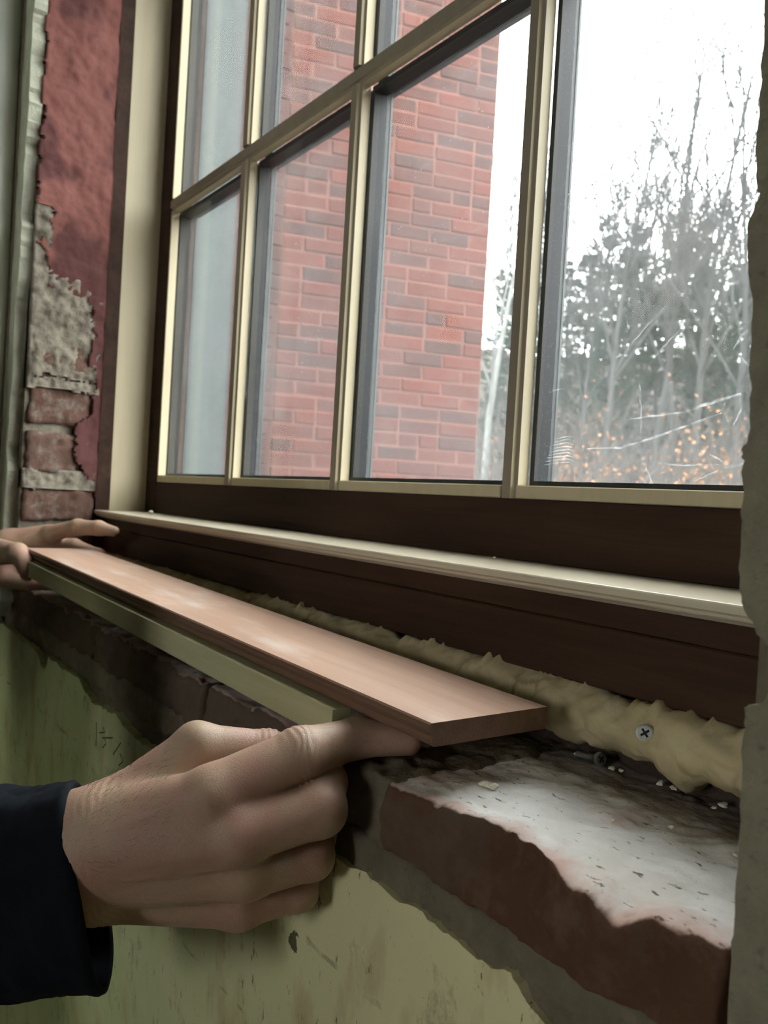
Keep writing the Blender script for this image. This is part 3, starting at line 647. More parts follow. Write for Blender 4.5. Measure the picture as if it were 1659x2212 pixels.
# ------------------------------------------------------------------ the room behind the camera (structure)
def room():
    for nm, b in (('floor', (-3.5, 1.7, -3.7, 0.296, FLOOR-0.1, FLOOR)), ('ceiling', (-3.5, 1.7, -3.7, 0.63, 2.0, 2.1)), ('wall_right', (1.6, 1.7, -3.7, 0.63, FLOOR, 2.0))):
        tag(box(nm, *b, M['floorw'] if nm == 'floor' else M['room']), kind='structure')
    tag(box('wall_left', -3.5, -3.4, -3.7, 0.63, FLOOR, 2.0, M['room']), kind='structure')
    w3 = boxes('added_window_3', [(-3.32, -3.26, -3.6, -3.575, -0.16, 0.96), (-2.14, -2.08, -3.6, -3.575, -0.16, 0.96), (-3.26, -2.14, -3.6, -3.575, -0.16, -0.10), (-3.26, -2.14, -3.6, -3.575, 0.90, 0.96)], M['cream']); tag(w3, kind='structure')  # made-up frame round the left fill lamp, no opening behind it
    box('added_blind', -3.26, -2.14, -3.598, -3.590, -0.10, 0.90, M['cream'], w3)  # added panel behind the left fill lamp
    wb = boxes('wall_back', [(-3.4, -0.12, -3.7, -3.6, FLOOR, 2.0), (0.72, 1.6, -3.7, -3.6, FLOOR, 2.0), (-0.12, 0.72, -3.7, -3.6, FLOOR, -0.02), (-0.12, 0.72, -3.7, -3.6, 0.92, 2.0)], M['room']); tag(wb, kind='structure')
    w2 = boxes('added_window_2', [(-0.12, -0.08, -3.68, -3.62, -0.02, 0.92), (0.68, 0.72, -3.68, -3.62, -0.02, 0.92), (-0.08, 0.68, -3.68, -3.62, -0.02, 0.02), (-0.08, 0.68, -3.68, -3.62, 0.88, 0.92), (0.28, 0.32, -3.68, -3.62, 0.02, 0.88)], M['cream']); tag(w2, kind='structure')  # made-up window, added to let fill light in from behind
room()
tag(tube('wall_pipe', -1.512, 0.2485, 0.030, FLOOR, 2.0, M['pipe']), 'smooth grey painted vertical pipe at the left end of the wall', 'pipe')

# ------------------------------------------------------------------ outside: brick wing of the building
GZ = -3.2                                             # ground below
def brick_mesh(L, D, H, seed):
    bm = bmesh.new(); bbox(bm, -L/2, L/2, 0, D, -H/2, H/2, 0.004)
    for v in bm.verts:
        v.co += Vector((noise.noise(v.co*40+Vector((seed, 0, 0))), noise.noise(v.co*40+Vector((seed, 5, 0))), noise.noise(v.co*40+Vector((seed, 9, 0)))))*0.004
    me = bpy.data.meshes.new('brick'); bmesh.ops.recalc_face_normals(bm, faces=bm.faces); bm.to_mesh(me); bm.free(); return me
def brick_wall(name, p0, ang, length, z0, z1, rows, mats, mort, label, off=0.0):
    wall = empty(name, (p0[0], p0[1], z0)); wall.rotation_euler = (0, 0, ang); tag(wall, label, kind='structure')
    def lk(o):
        C.objects.link(o); o.parent = wall; return o
    bm = bmesh.new(); bbox(bm, 0, length, 0.004, 0.30, 0, z1-z0); me = bpy.data.meshes.new('backing'); bm.to_mesh(me); bm.free(); me.materials.append(mort)
    lk(bpy.data.objects.new('backing', me))
    protos = {}
    for k in range(6):
        for nm, L in (('s', 0.205), ('h', 0.097)):
            m_ = brick_mesh(L, 0.06, 0.060, k*3.3); m_.materials.append(mats); protos[(nm, k)] = m_
    r0, r1 = rows; c = int((r0-z0)/0.0695); z = c*0.0695
    while z < r1 - z0:
        x = -0.04; row = ['h' if R_.random() < 0.12 else 's' for _ in range(60)]
        if c % 2: row[0] = 'h'
        i = 0; x = 0.002
        while x < length - 0.03:
            L = 0.205 if row[i] == 's' else 0.097
            if x + L > length: L = max(0.05, length - x)
            nm = 's' if L > 0.12 else 'h'; o = bpy.data.objects.new('brick', protos[(nm, R_.randrange(6))])
            o.location = (x + L/2, R_.uniform(-0.003, 0.003), z + 0.033); base = 0.205 if nm == 's' else 0.097
            o.scale = (L/base, 1, 1); lk(o); x += L + 0.0105; i += 1
        z += 0.0695; c += 1
    return wall
pl, pr_ = Vector((-3.5698, 1.8521, 0)), Vector((-3.2481, 2.8766, 0))
ang = math.atan2(pr_.y-pl.y, pr_.x-pl.x)
brick_wall('wall_wing', (pl.x, pl.y), ang, (pr_-pl).length, GZ, 5.0, (-0.20, 2.95), M['wing_brick'], M['wing_mortar'], 'red brick wing of the building outside the window')
brick_wall('wall_wing_return', (pl.x, pl.y-0.235), math.pi/2, 0.235, GZ, 5.0, (-0.15, 2.9), M['wing_brick_dark'], M['wing_brick_dark'], 'narrow brick return beside the red wing, coloured dark for its shade')
e_ = (pr_-pl).normalized(); nb = Vector((-e_.y, e_.x, 0))
wb2 = pr_ + nb*0.30
tag(prism('wall_wing_body', [(pl.x-0.31, 0.63), (pl.x-0.02, 0.63), (pl.x-0.02, pl.y-0.2), (pl.x-0.12, pl.y+0.12), (pr_.x+nb.x*.29-e_.x*.03, pr_.y+nb.y*.29-e_.y*.03), (pr_.x-3, pr_.y+0.6), (pl.x-3, 0.63)], 2, GZ, 5.0, M['wing_brick_dark']), 'bulk of the brick wing behind its face', kind='structure')
tag(boxes('wall_outer_face', [(XL-2.2, XL-0.021, 0.631, 0.648, GZ, 4.0), (XR+0.02, 4.0, 0.631, 0.648, GZ, 4.0), (XL-0.02, XR+0.02, 0.631, 0.648, GZ, -0.09), (XL-0.02, XR+0.02, 0.631, 0.648, 1.53, 4.0)], M['wing_brick_dark']), 'outer brick face of the window wall', kind='structure')

# ------------------------------------------------------------------ hillside and the winter wood
def hill_z(x, y):
    d = math.hypot(x, y); return GZ + max(0, d-6)*0.235 + noise.noise(Vector((x*0.15, y*0.15, 0)))*0.5
def ground():
    n = 60; vs_, fs = [], []
    for i in range(n+1):
        for j in range(n+1):
            x = -75 + 110*i/n; y = 0.65 + 62*(j/n)**1.5; vs_.append((x, y, hill_z(x, y) if y > 1.5 else GZ))
    for i in range(n):
        for j in range(n): fs.append((i*(n+1)+j, (i+1)*(n+1)+j, (i+1)*(n+1)+j+1, i*(n+1)+j+1))
    tag(mobj('ground', vs_, fs, M['ground'], None, True), 'leaf covered wooded slope outside', kind='structure')
ground()
class Tubes:
    def __init__(s): s.v = []; s.f = []
    def add(s, pts, rads, n=5):
        b0 = len(s.v); up = Vector((0.3, 0.2, 0.9))
        for i, p in enumerate(pts):
            t = (pts[min(i+1, len(pts)-1)] - pts[max(i-1, 0)]).normalized(); a = t.cross(up)
            if a.length < 1e-3: a = t.orthogonal()
            a.normalize(); b = t.cross(a)
            for k in range(n):
                an = 2*math.pi*k/n; s.v.append(p + (a*math.cos(an)+b*math.sin(an))*rads[i])
        for i in range(len(pts)-1):
            for k in range(n): s.f.append((b0+i*n+k, b0+i*n+(k+1) % n, b0+(i+1)*n+(k+1) % n, b0+(i+1)*n+k))
        s.f.append(tuple(b0+(len(pts)-1)*n+k for k in range(n)))
def branch(tb, rnd, p, d, L, r, lev, maxlev, twigs, wob=0.22):
    n = 6 if lev == 0 else 4; pts = [p]; rads = [r]; dd = d.normalized()
    for i in range(n):
        dd = (dd + Vector((rnd.uniform(-1, 1), rnd.uniform(-1, 1), rnd.uniform(-.4, 1)))*wob*(0.4 if lev == 0 else 1)).normalized()
        pts.append(pts[-1] + dd*L/n); rads.append(r*(1-0.78*(i+1)/n) + 0.004)
    tb[0 if lev == 0 else 1].add(pts, rads, 7 if lev == 0 else (5 if lev == 1 else 3))
    if lev >= maxlev: return
    kids = twigs[lev]
    for k in range(kids):
        f = rnd.uniform(0.32 if lev == 0 else 0.2, 0.98); i = min(n-1, int(f*n)); q = pts[i].lerp(pts[i+1], f*n-i)
        t = (pts[i+1]-pts[i]).normalized(); a = rnd.uniform(0, 6.283); o = t.orthogonal(); o.rotate(Matrix.Rotation(a, 3, t))
        sp = rnd.uniform(0.35, 0.9); nd = (t*math.cos(sp) + o.normalized()*math.sin(sp) + Vector((0, 0, 0.25))).normalized()
        branch(tb, rnd, q, nd, L*rnd.uniform(0.28, 0.46)*(1.15-f*0.5), max(0.006, r*(1-0.7*f)*0.5), lev+1, maxlev, twigs, wob)
def bare_tree(seed, h, r, bark, twigs=(15, 7, 4)):
    rnd = random.Random(seed); tb = (Tubes(), Tubes()); root = empty('bare_tree')
    branch(tb, rnd, Vector((0, 0, -0.3)), Vector((rnd.uniform(-.06, .06), rnd.uniform(-.06, .06), 1)), h, r, 0, 3, twigs)
    mobj('trunk', tb[0].v, tb[0].f, M[bark], root, True); tag(mobj('branches', tb[1].v, tb[1].f, M[bark], root), kind='stuff')
    return root
def pine(seed, h, r):
    rnd = random.Random(seed); tr = Tubes(); root = empty('pine_tree'); br = Tubes()
    pts = [Vector((0, 0, -0.3))]
    for i in range(8): pts.append(pts[-1] + Vector((rnd.uniform(-.06, .06), rnd.uniform(-.06, .06), (h+0.3)/8)))
    tr.add(pts, [r*(1-0.93*i/8)+0.01 for i in range(9)], 7)
    vs_, fs = [], []
    def tuft(c, d, s):
        for _ in range(11):
            q = (d + Vector((rnd.uniform(-1, 1), rnd.uniform(-1, 1), rnd.uniform(-.7, 1)))*0.9).normalized(); sd = q.orthogonal(); sd.rotate(Matrix.Rotation(rnd.uniform(0, 6.28), 3, q)); sd = sd.normalized()*s*0.055
            l = s*rnd.uniform(.6, 1.2); b = len(vs_); vs_.extend([c-sd, c+sd, c+q*l]); fs.append((b, b+1, b+2))
    z = h*0.16
    while z < h*0.985:
        f = max(0, (z/h-0.16)/0.84); reach = h*0.19*(1-f)**0.75*rnd.uniform(.6, 1.15)+0.15
        for k in range(rnd.randint(3, 5)):
            a = rnd.uniform(0, 6.283); d = Vector((math.cos(a), math.sin(a), rnd.uniform(-.05, .45))); c = Vector((0, 0, z)); pp = [c]; 
            for i in range(4): d = (d+Vector((rnd.uniform(-.2, .2), rnd.uniform(-.2, .2), rnd.uniform(-.1, .2)))).normalized(); pp.append(pp[-1]+d*reach/4)
            br.add(pp, [0.03*(1-f)+0.008, .02, .015, .01, .006], 3)
            for i in range(1, 5):
                for _ in range(3): tuft(pp[i]+Vector((rnd.uniform(-1, 1), rnd.uniform(-1, 1), rnd.uniform(-.5, .5)))*reach*0.14, d, h*0.026+0.05)
        z += h*0.032*rnd.uniform(.7, 1.3)
    mobj('trunk', tr.v, tr.f, M['bark'], root, True); tag(mobj('branches', br.v, br.f, M['bark'], root), kind='stuff'); tag(mobj('needles', vs_, fs, M['needles'], root), kind='stuff')
    return root
def copy_tree(root):
    r = root.copy(); C.objects.link(r)
    for ch in root.children:
        c = ch.copy(); C.objects.link(c); c.parent = r; c.matrix_parent_inverse = Matrix.Identity(4)
    return r
used = set()
def plant(proto, px, d, s, label, cat, group, rz=0.0, tilt=0.0):
    s *= 0.72 if cat == 'tree' and 'pine' in label else 0.92; q = P(px, 1106, d)
    o = proto if proto.name not in used else copy_tree(proto)
    used.add(proto.name); o.location = (q.x, q.y, hill_z(q.x, q.y)-0.05); o.rotation_euler = (tilt, tilt*0.5, rz); o.scale = (s, s, s)
    return tag(o, label, cat, group)
B1, B2, B3 = bare_tree(11, 9.5, 0.085, 'bark', (17, 8, 4)), bare_tree(23, 11.0, 0.095, 'bark', (18, 8, 4)), bare_tree(37, 8.0, 0.065, 'bark', (22, 8, 4))
BP = bare_tree(51, 9.5, 0.09, 'bark_pale', (10, 5, 3))
E1, E2 = pine(5, 9.5, 0.13), pine(8, 7.5, 0.11)
BL, PL_ = 'bare grey winter tree standing in the hazy wood outside', 'dark green pine in the wood beyond the right pane'
for px, d, s, pr, rz in ((1105, 24, 0.95, B1, .3), (1240, 20, 1.0, B3, 1.1), (1290, 17, 1.0, B1, 2.0), (1390, 19, 1.02, B2, 0.4), (1355, 26, 1.1, B3, 3.1), (1450, 22, 1.05, B1, 4.0), (1490, 18, 1.02, B2, 2.2), (1545, 24, 1.0, B3, 5.0),
                         (1580, 16, 0.95, B1, 5.6), (1640, 20, 1.1, B2, 1.4), (1185, 30, 1.2, B2, 4.4), (1330, 32, 1.2, B1, 0.9), (1430, 30, 1.1, B3, 2.7), (1520, 33, 1.2, B2, 3.5), (1610, 29, 1.1, B1, 2.4), (1710, 22, 1.1, B3, 0.2), (1800, 19, 1.1, B2, 2.9), (1900, 24, 1.2, B1, 1.9), (1080, 33, 1.2, B3, 5.5),
                         (1150, 40, 1.3, B2, .6), (1270, 38, 1.3, B3, 1.6), (1380, 41, 1.3, B1, 2.6), (1480, 39, 1.3, B2, 3.6), (1570, 42, 1.3, B3, 4.6), (1660, 38, 1.3, B1, 5.2)):
    plant(pr, px, d, s, BL, 'tree', 'bare trees in the wood', rz)
for px, d, s, rz in ((1048, 16, 0.95, 0.2),):
    plant(BP, px, d, s, 'slim pale barked tree beside the corner of the red brick wing', 'tree', None, rz)
for px, d, s, pr, rz in ((1085, 22, 0.85, E1, 0), (1240, 24, 0.95, E1, 1), (1300, 22, 0.95, E2, 2), (1345, 27, 1.1, E1, 3), (1395, 24, 1.0, E2, 4), (1465, 26, 1.05, E1, 5), (1540, 28, 1.0, E2, 0.5), (1600, 22, 0.95, E1, 1.5), (1650, 21, 1.15, E1, 2.5), (1200, 33, 1.2, E2, 3.5), (1420, 34, 1.25, E1, 4.5), (1730, 24, 1.1, E2, 5.5), (1850, 26, 1.1, E1, .9), (1120, 30, 1.1, E2, 1.9), (1270, 36, 1.25, E1, 2.2), (1370, 37, 1.2, E2, .3), (1490, 38, 1.3, E1, 3.3), (1560, 35, 1.2, E2, 4.1), (1630, 37, 1.3, E1, 5.1), (1160, 40, 1.3, E1, .8), (1060, 38, 1.2, E2, 2.8), (1325, 30, 1.0, E1, 1.2), (1500, 24, 0.85, E2, 2.0)):
    plant(pr, px, d, s, PL_, 'tree', 'pines in the wood', rz)
def brush():
    rnd = random.Random(4); tb = Tubes()
    for _ in range(1500):
        px = rnd.uniform(1000, 1950); d = rnd.uniform(9, 30); q = P(px, 1106, d); z = hill_z(q.x, q.y); p = Vector((q.x, q.y, z)); dd = Vector((rnd.uniform(-.5, .5), rnd.uniform(-.5, .5), 1)); L = rnd.uniform(0.8, 3.4); pts = [p]
        for i in range(4): dd = (dd.normalized()+Vector((rnd.uniform(-.3, .3), rnd.uniform(-.3, .3), rnd.uniform(-.15, .15)))).normalized(); pts.append(pts[-1]+dd*L/4)
        tb.add(pts, [.014, .011, .009, .006, .003], 3)
        for _ in range(2):
            i = rnd.randint(1, 3); e = (dd+Vector((rnd.uniform(-1, 1), rnd.uniform(-1, 1), rnd.uniform(-.2, .6)))).normalized(); tb.add([pts[i], pts[i]+e*L*.2, pts[i]+e*L*.38+Vector((0, 0, -.05))], [.007, .005, .003], 3)
    tag(mobj('underbrush', tb.v, tb.f, M['twig']), 'tangled bare underbrush on the slope below the trees', 'underbrush', kind='stuff')
    vs_, fs = [], []
    for _ in range(9000):
        px = rnd.choice((rnd.gauss(1255, 45), rnd.gauss(1500, 60), rnd.uniform(1050, 1750))); d = rnd.uniform(11, 17); q = P(px, 1106, d); z = hill_z(q.x, q.y)+abs(rnd.gauss(0, 1.0)); c = Vector((q.x, q.y, z)); s = rnd.uniform(.015, .045)
        a = Vector((rnd.uniform(-1, 1), rnd.uniform(-1, 1), rnd.uniform(-1, 1)))*s; b_ = Vector((rnd.uniform(-1, 1), rnd.uniform(-1, 1), rnd.uniform(-1, 1)))*s; b = len(vs_); vs_ += [c-a, c+b_, c+a, c-b_]; fs.append((b, b+1, b+2, b+3))
    tag(mobj('dry_leaves', vs_, fs, M['dryleaf']), 'withered orange leaves low in the underbrush', 'leaves', kind='stuff')
brush()

# ------------------------------------------------------------------ the person: hands, sleeves, body (smooth signed distance surface)
def sd_cone(p, a, b, ra, rb):
    ba = b - a; L2 = float(ba @ ba); t = np.clip(((p - a) @ ba) / L2, 0, 1)
    d = p - a - t[:, None]*ba
    return np.sqrt((d*d).sum(1)) - (ra + (rb-ra)*t)
def smin(a, b, k):
    h = np.clip(0.5 + 0.5*(b-a)/k, 0, 1); return b*(1-h) + a*h - k*h*(1-h)
def sd_ell(p, c, r, ax=None):
    q = p - c
    if ax is not None: q = q @ ax
    r = np.array(r, float); k0 = np.sqrt(((q/r)**2).sum(1)); k1 = np.sqrt(((q/(r*r))**2).sum(1)) + 1e-9
    return k0*(k0-1)/k1
def surface(fn, lo, hi, h):
    # naive surface nets, evaluated only near the surface
    lo = np.array(lo, float); n = (np.ceil((np.array(hi)-lo)/h/4).astype(int))*4; B = n//4
    ci = np.stack(np.meshgrid(*[np.arange(b) for b in B], indexing='ij'), -1).reshape(-1, 3)
    cc = lo + (ci*4+2)*h; cv = fn(cc)
    near = np.abs(cv) < h*4*1.35
    sub = np.stack(np.meshgrid(*[np.arange(4)]*3, indexing='ij'), -1).reshape(-1, 3)
    F = np.empty(n, np.float32)
    big = np.repeat(np.repeat(np.repeat(cv.reshape(B), 4, 0), 4, 1), 4, 2).astype(np.float32); F[:] = big
    idx = (ci[near][:, None]*4 + sub[None]).reshape(-1, 3)
    v = np.concatenate([fn(lo + ch*h) for ch in np.array_split(idx, max(1, len(idx)//200000))])
    F[idx[:, 0], idx[:, 1], idx[:, 2]] = v
    S = F < 0
    cs = np.zeros(tuple(n-1), np.int8)
    for dx in (0, 1):
        for dy in (0, 1):
            for dz in (0, 1): cs += S[dx:n[0]-1+dx, dy:n[1]-1+dy, dz:n[2]-1+dz]
    cell = np.argwhere((cs > 0) & (cs < 8)); vid = -np.ones(tuple(n-1), np.int64); vid[cell[:, 0], cell[:, 1], cell[:, 2]] = np.arange(len(cell))
    acc = np.zeros((len(cell), 3)); cnt = np.zeros(len(cell))
    cor = [(0, 0, 0), (1, 0, 0), (0, 1, 0), (1, 1, 0), (0, 0, 1), (1, 0, 1), (0, 1, 1), (1, 1, 1)]
    for a in range(8):
        for ax in range(3):
            if cor[a][ax]: continue
            b = list(cor[a]); b[ax] = 1
            fa = F[tuple((cell+np.array(cor[a])).T)]; fb = F[tuple((cell+np.array(b)).T)]; m = (fa < 0) != (fb < 0)
            t = np.where(m, fa/np.where(m, fa-fb, 1), 0); pt = cell + np.array(cor[a]) + np.eye(3)[ax]*t[:, None]
            acc[m] += pt[m]; cnt[m] += 1
    V = lo + acc/np.maximum(cnt, 1)[:, None]*h
    faces = []
    for ax in range(3):
        u, w_ = (ax+1) % 3, (ax+2) % 3
        sl0 = [slice(None)]*3; sl1 = [slice(None)]*3; sl0[ax] = slice(0, n[ax]-1); sl1[ax] = slice(1, n[ax])
        A_, B_ = S[tuple(sl0)], S[tuple(sl1)]; e = np.argwhere(A_ != B_)
        e = e[(e[:, u] > 0) & (e[:, w_] > 0) & (e[:, u] < n[u]-1) & (e[:, w_] < n[w_]-1)]
        if not len(e): continue
        eu, ew = np.eye(3, dtype=int)[u], np.eye(3, dtype=int)[w_]
        q = [vid[tuple(x.T)] for x in (e-eu-ew, e-ew, e, e-eu)]
        q = np.stack(q, 1); fl = ~S[tuple(e.T)]; q[fl] = q[fl][:, ::-1]; faces.append(q[(q >= 0).all(1)])
    Fq = np.concatenate(faces)
    for _ in range(2):                   # pull the vertices onto the exact surface
        eps = h*0.25; f0 = fn(V); g = np.stack([(fn(V+np.eye(3)[k]*eps)-f0)/eps for k in range(3)], 1)
        V = V - g*(f0/np.maximum((g*g).sum(1), 1e-6))[:, None]*0.8
    return V, Fq
def A3(px, py, d): return np.array(P(px, py, d))
def Fg(*pts): return [(A3(*p[:3]), p[3]) for p in pts]
def chain(p, pts, k=0.004):
    d = None
    for (a, ra), (b, rb) in zip(pts[:-1], pts[1:]):
        c = sd_cone(p, a, b, ra, rb); d = c if d is None else smin(d, c, k)
    return d
# right hand, near: index pushed under the board, the other fingers curled
HK = 1.12
def Fh(*pts): return [(A3(p[0], p[1], p[2]*HK), p[3]*HK) for p in pts]
IDX = Fh((462, 1714, .432, .0150), (648, 1628, .447, .0138), (773, 1593, .468, .0110), (880, 1597, .468, .0090))
MID = Fh((520, 1800, .428, .0150), (692, 1750, .438, .0136), (704, 1690, .458, .0112), (650, 1672, .476, .0100))
RNG = Fh((528, 1884, .437, .0138), (674, 1852, .452, .0116), (684, 1800, .465, .0105), (625, 1790, .478, .0095))
LIT = Fh((515, 1955, .453, .0122), (646, 1925, .464, .0103), (655, 1880, .472, .0095), (600, 1865, .480, .0088))
THB = Fh((262, 1752, .455, .0185), (425, 1612, .463, .0126), (580, 1618, .478, .0102), (650, 1650, .480, .0095))
META = [Fh((235, 1775, .437, .0165), (462, 1716, .432, .0140)), Fh((215, 1835, .431, .0170), (520, 1800, .428, .0150)), Fh((210, 1890, .438, .0160), (528, 1884, .437, .0138)), Fh((215, 1937, .449, .0130), (515, 1955, .453, .0122)),
        Fh((240, 1850, .458, .0200), (480, 1850, .460, .0190)), Fh((300, 1750, .462, .0170), (430, 1700, .466, .0140))]
WR = [Fh((-260, 1925+o*.4, .512, .0230), (-60, 1880+o*.7, .482, .0220), (180, 1842+o, .447, .0225)) for o in (-48, 0, 46)]
PIPc, PIPd = IDX[1][0], (IDX[2][0]-IDX[0][0])/np.linalg.norm(IDX[2][0]-IDX[0][0])
fwn = np.array(FW); dnn = np.array(DN); rtn = np.array(RT)
def hand_r(p):
    d = None
    for m in META:
        c = chain(p, m); d = c if d is None else smin(d, c, 0.012)
    for wv in WR: d = smin(d, chain(p, wv, 0.01), 0.016)
    t = chain(p, THB, 0.006); b = THB[0][0]; r2 = ((p-b)**2).sum(1)
    d = smin(d, t, 0.004 + 0.010*np.exp(-r2/0.040**2))
    for f in (IDX, MID, RNG, LIT):
        c = chain(p, f, 0.005); r2 = ((p-f[0][0])**2).sum(1)
        c = np.minimum(c, 1) ; d = smin(d, c, 0.0022 + 0.011*np.exp(-r2/0.019**2))
    # knuckle bumps, tendons, veins
    for cpt, r, dep in ((IDX[0][0]-fwn*.010+dnn*-.002, .007, .0016), (MID[0][0]-fwn*.011, .0075, .0014), (RNG[0][0]-fwn*.010, .007, .0010), (THB[1][0]-dnn*.009-fwn*.004, .008, .0013), (MID[1][0]-fwn*.008+rtn*.006, .007, .0008)):
        d = d - dep*np.exp(-((p-cpt)**2).sum(1)/(r*r))
    for a, b_, dep in ((A3(250, 1790, .418*HK), A3(450, 1712, .417*HK), .0006), (A3(250, 1850, .412*HK), A3(500, 1795, .410*HK), .0007), (A3(240, 1905, .418*HK), A3(510, 1878, .418*HK), .0007), (A3(230, 1880, .417*HK), A3(430, 1850, .412*HK), .0005)):
        d = d - dep*np.exp(-(np.maximum(sd_cone(p, a, b_, 0.0, 0.0), 0)/0.0030)**2)
    # creases over the index joint and thumb joint
    q = p - PIPc; s = q @ PIPd; r2 = (q*q).sum(1)
    d = d + 0.00027*np.exp(-(s/0.0095)**2)*np.exp(-((np.sqrt(np.maximum(r2-s*s, 0))-0.014)/0.010)**2)*np.cos(2*np.pi*(s + 0.0028*np.sin(q @ dnn*150+0.9) + 0.0006*np.sin(q @ dnn*620+s*500))/(0.0034+np.abs(s)*0.12))
    q = p - THB[2][0]; td = (THB[3][0]-THB[1][0]); td = td/np.linalg.norm(td); s = q @ td; r2 = (q*q).sum(1)
    d = d + 0.00045*np.exp(-(s/0.009)**2)*np.exp(-np.maximum(r2-s*s, 0)/0.02**2)*np.cos(2*np.pi*s/0.0042)
    d = d + 0.0026*np.exp(-((p-A3(412, 1632, .446*HK))**2).sum(1)/0.0060**2)          # hollow between thumb and knuckle
    q = p - A3(190, 1840, .425*HK); s = q @ rtn                                          # skin folds at the wrist
    d = d + 0.00012*np.exp(-(s/0.016)**2)*np.cos(2*np.pi*(s + 0.0035*np.sin(q @ dnn*95) + 0.0012*np.sin(q @ dnn*330+s*250))/0.0048)
    return d
# left hand, far: index along the wall, thumb in front of the board's end
def hand_l_parts():
    c = lambda *a: Fg(*a)
    return dict(idx=c((112, 1152, 1.285, .0125), (168, 1139, 1.272, .0122), (213, 1141, 1.262, .0110), (247, 1148, 1.255, .0078)),
                mid=c((100, 1176, 1.300, .0125), (160, 1180, 1.300, .0115), (215, 1200, 1.295, .0100), (240, 1222, 1.290, .0080)),
                thb=c((-10, 1192, 1.250, .0210), (38, 1196, 1.200, .0150), (57, 1220, 1.182, .0128), (60, 1238, 1.174, .0112)),
                rng=c((10, 1252, 1.275, .0130), (70, 1262, 1.262, .0100), (125, 1266, 1.262, .0088)))
HL = hand_l_parts()
PLM = [Fg((-70, 1215, 1.31, .030), (20, 1180, 1.300, .026), (105, 1162, 1.300, .0215)), Fg((-70, 1235, 1.30, .028), (10, 1225, 1.29, .022)), Fg((-60, 1210, 1.30, .028), (-200, 1240, 1.30, .036))]
def hand_l(p):
    d = None
    for m in PLM:
        c = chain(p, m, .01); d = c if d is None else smin(d, c, 0.018)
    for nm in ('idx', 'mid', 'rng', 'thb'):
        f = HL[nm]; r2 = ((p-f[0][0])**2).sum(1); d = smin(d, chain(p, f, .006), 0.003 + 0.014*np.exp(-r2/0.026**2))
    for f in (HL['idx'][1][0], HL['idx'][2][0]):
        s = (p-f) @ rtn; r2 = ((p-f)**2).sum(1); d = d + 0.0010*np.exp(-(s/0.0016)**2)*np.exp(-r2/0.018**2)*((p-f) @ dnn > -0.004)
    return d
EL_R, SH_R, EL_L, SH_L = np.array((-0.70, 0.00, -0.27)), np.array((-0.74, -0.26, 0.20)), np.array((-1.44, -0.10, -0.22)), np.array((-1.16, -0.28, 0.20))
WL = A3(-200, 1240, 1.30)
TC = np.array((-0.95, -0.33, 0.0))
def body_far(p):
    c = TC + np.array((0, 0, 0.50))
    d = sd_ell(p, c, (.078, .10, .118))                                        # skull
    d = smin(d, sd_ell(p, c+np.array((0, .045, -.07)), (.055, .055, .06)), .03)    # jaw
    d = smin(d, sd_cone(p, c+np.array((0, .095, .0)), c+np.array((0, .118, -.035)), .010, .015), .012)   # nose
    for s in (-1, 1):
        d = smin(d, sd_ell(p, c+np.array((s*.08, -.005, -.02)), (.012, .028, .036)), .008)   # ears
        d = -smin(-d, sd_ell(p, c+np.array((s*.032, .108, -.002)), (.020, .018, .012)), .010)      # eye sockets
        d = np.minimum(d, sd_ell(p, c+np.array((s*.032, .080, -.003)), (.013, .013, .013)))
    d = -smin(-d, sd_ell(p, c+np.array((0, .108, -.075)), (.024, .010, .0035)), .006)         # mouth line
    d = smin(d, sd_cone(p, c+np.array((0, -.01, -.08)), TC+np.array((0, -.02, .22)), .055, .062), .03)   # neck
    d = smin(d, sd_ell(p, TC+np.array((0, 0, -.05)), (.16, .10, .27)), .06)
    for a, b, e, ra in ((SH_R, EL_R, A3(-260, 1915, .56), .026), (SH_L, EL_L, WL, .034)):
        d = smin(d, sd_cone(p, a, b, .045, .038), .03); d = smin(d, sd_cone(p, b, e, .038, ra), .02)
    return d
def jacket_f(p):
    d = sd_ell(p, TC+np.array((0, 0, -.10)), (.225, .15, .38))
    d = smin(d, sd_ell(p, TC+np.array((0, .0, .16)), (.20, .11, .10)), .08)
    for a, b in ((SH_R, EL_R), (SH_L, EL_L)):
        d = smin(d, sd_cone(p, a, b, .075, .062), .07)
    for b, e, r in ((EL_R, A3(-150, 1940, .54), .062), (EL_L, A3(-330, 1262, 1.30), .055)):
        d = smin(d, sd_cone(p, b, e, .062, r), .03)
    q = p; d = d + 0.0035*np.sin(q[:, 2]*60+np.sin(q[:, 0]*23)*2)*np.sin(q[:, 0]*31+q[:, 1]*17)
    return d
def trousers_f(p):
    d = sd_ell(p, TC+np.array((0, 0, -.42)), (.175, .125, .16))
    for s in (-1, 1): 
        d = smin(d, sd_cone(p, TC+np.array((s*.095, .0, -.42)), TC+np.array((s*.11, .015, -.72)), .088, .068), .03)
        d = smin(d, sd_cone(p, TC+np.array((s*.11, .015, -.72)), TC+np.array((s*.115, -.01, -1.0+.0)), .068, .062), .03)
    return d
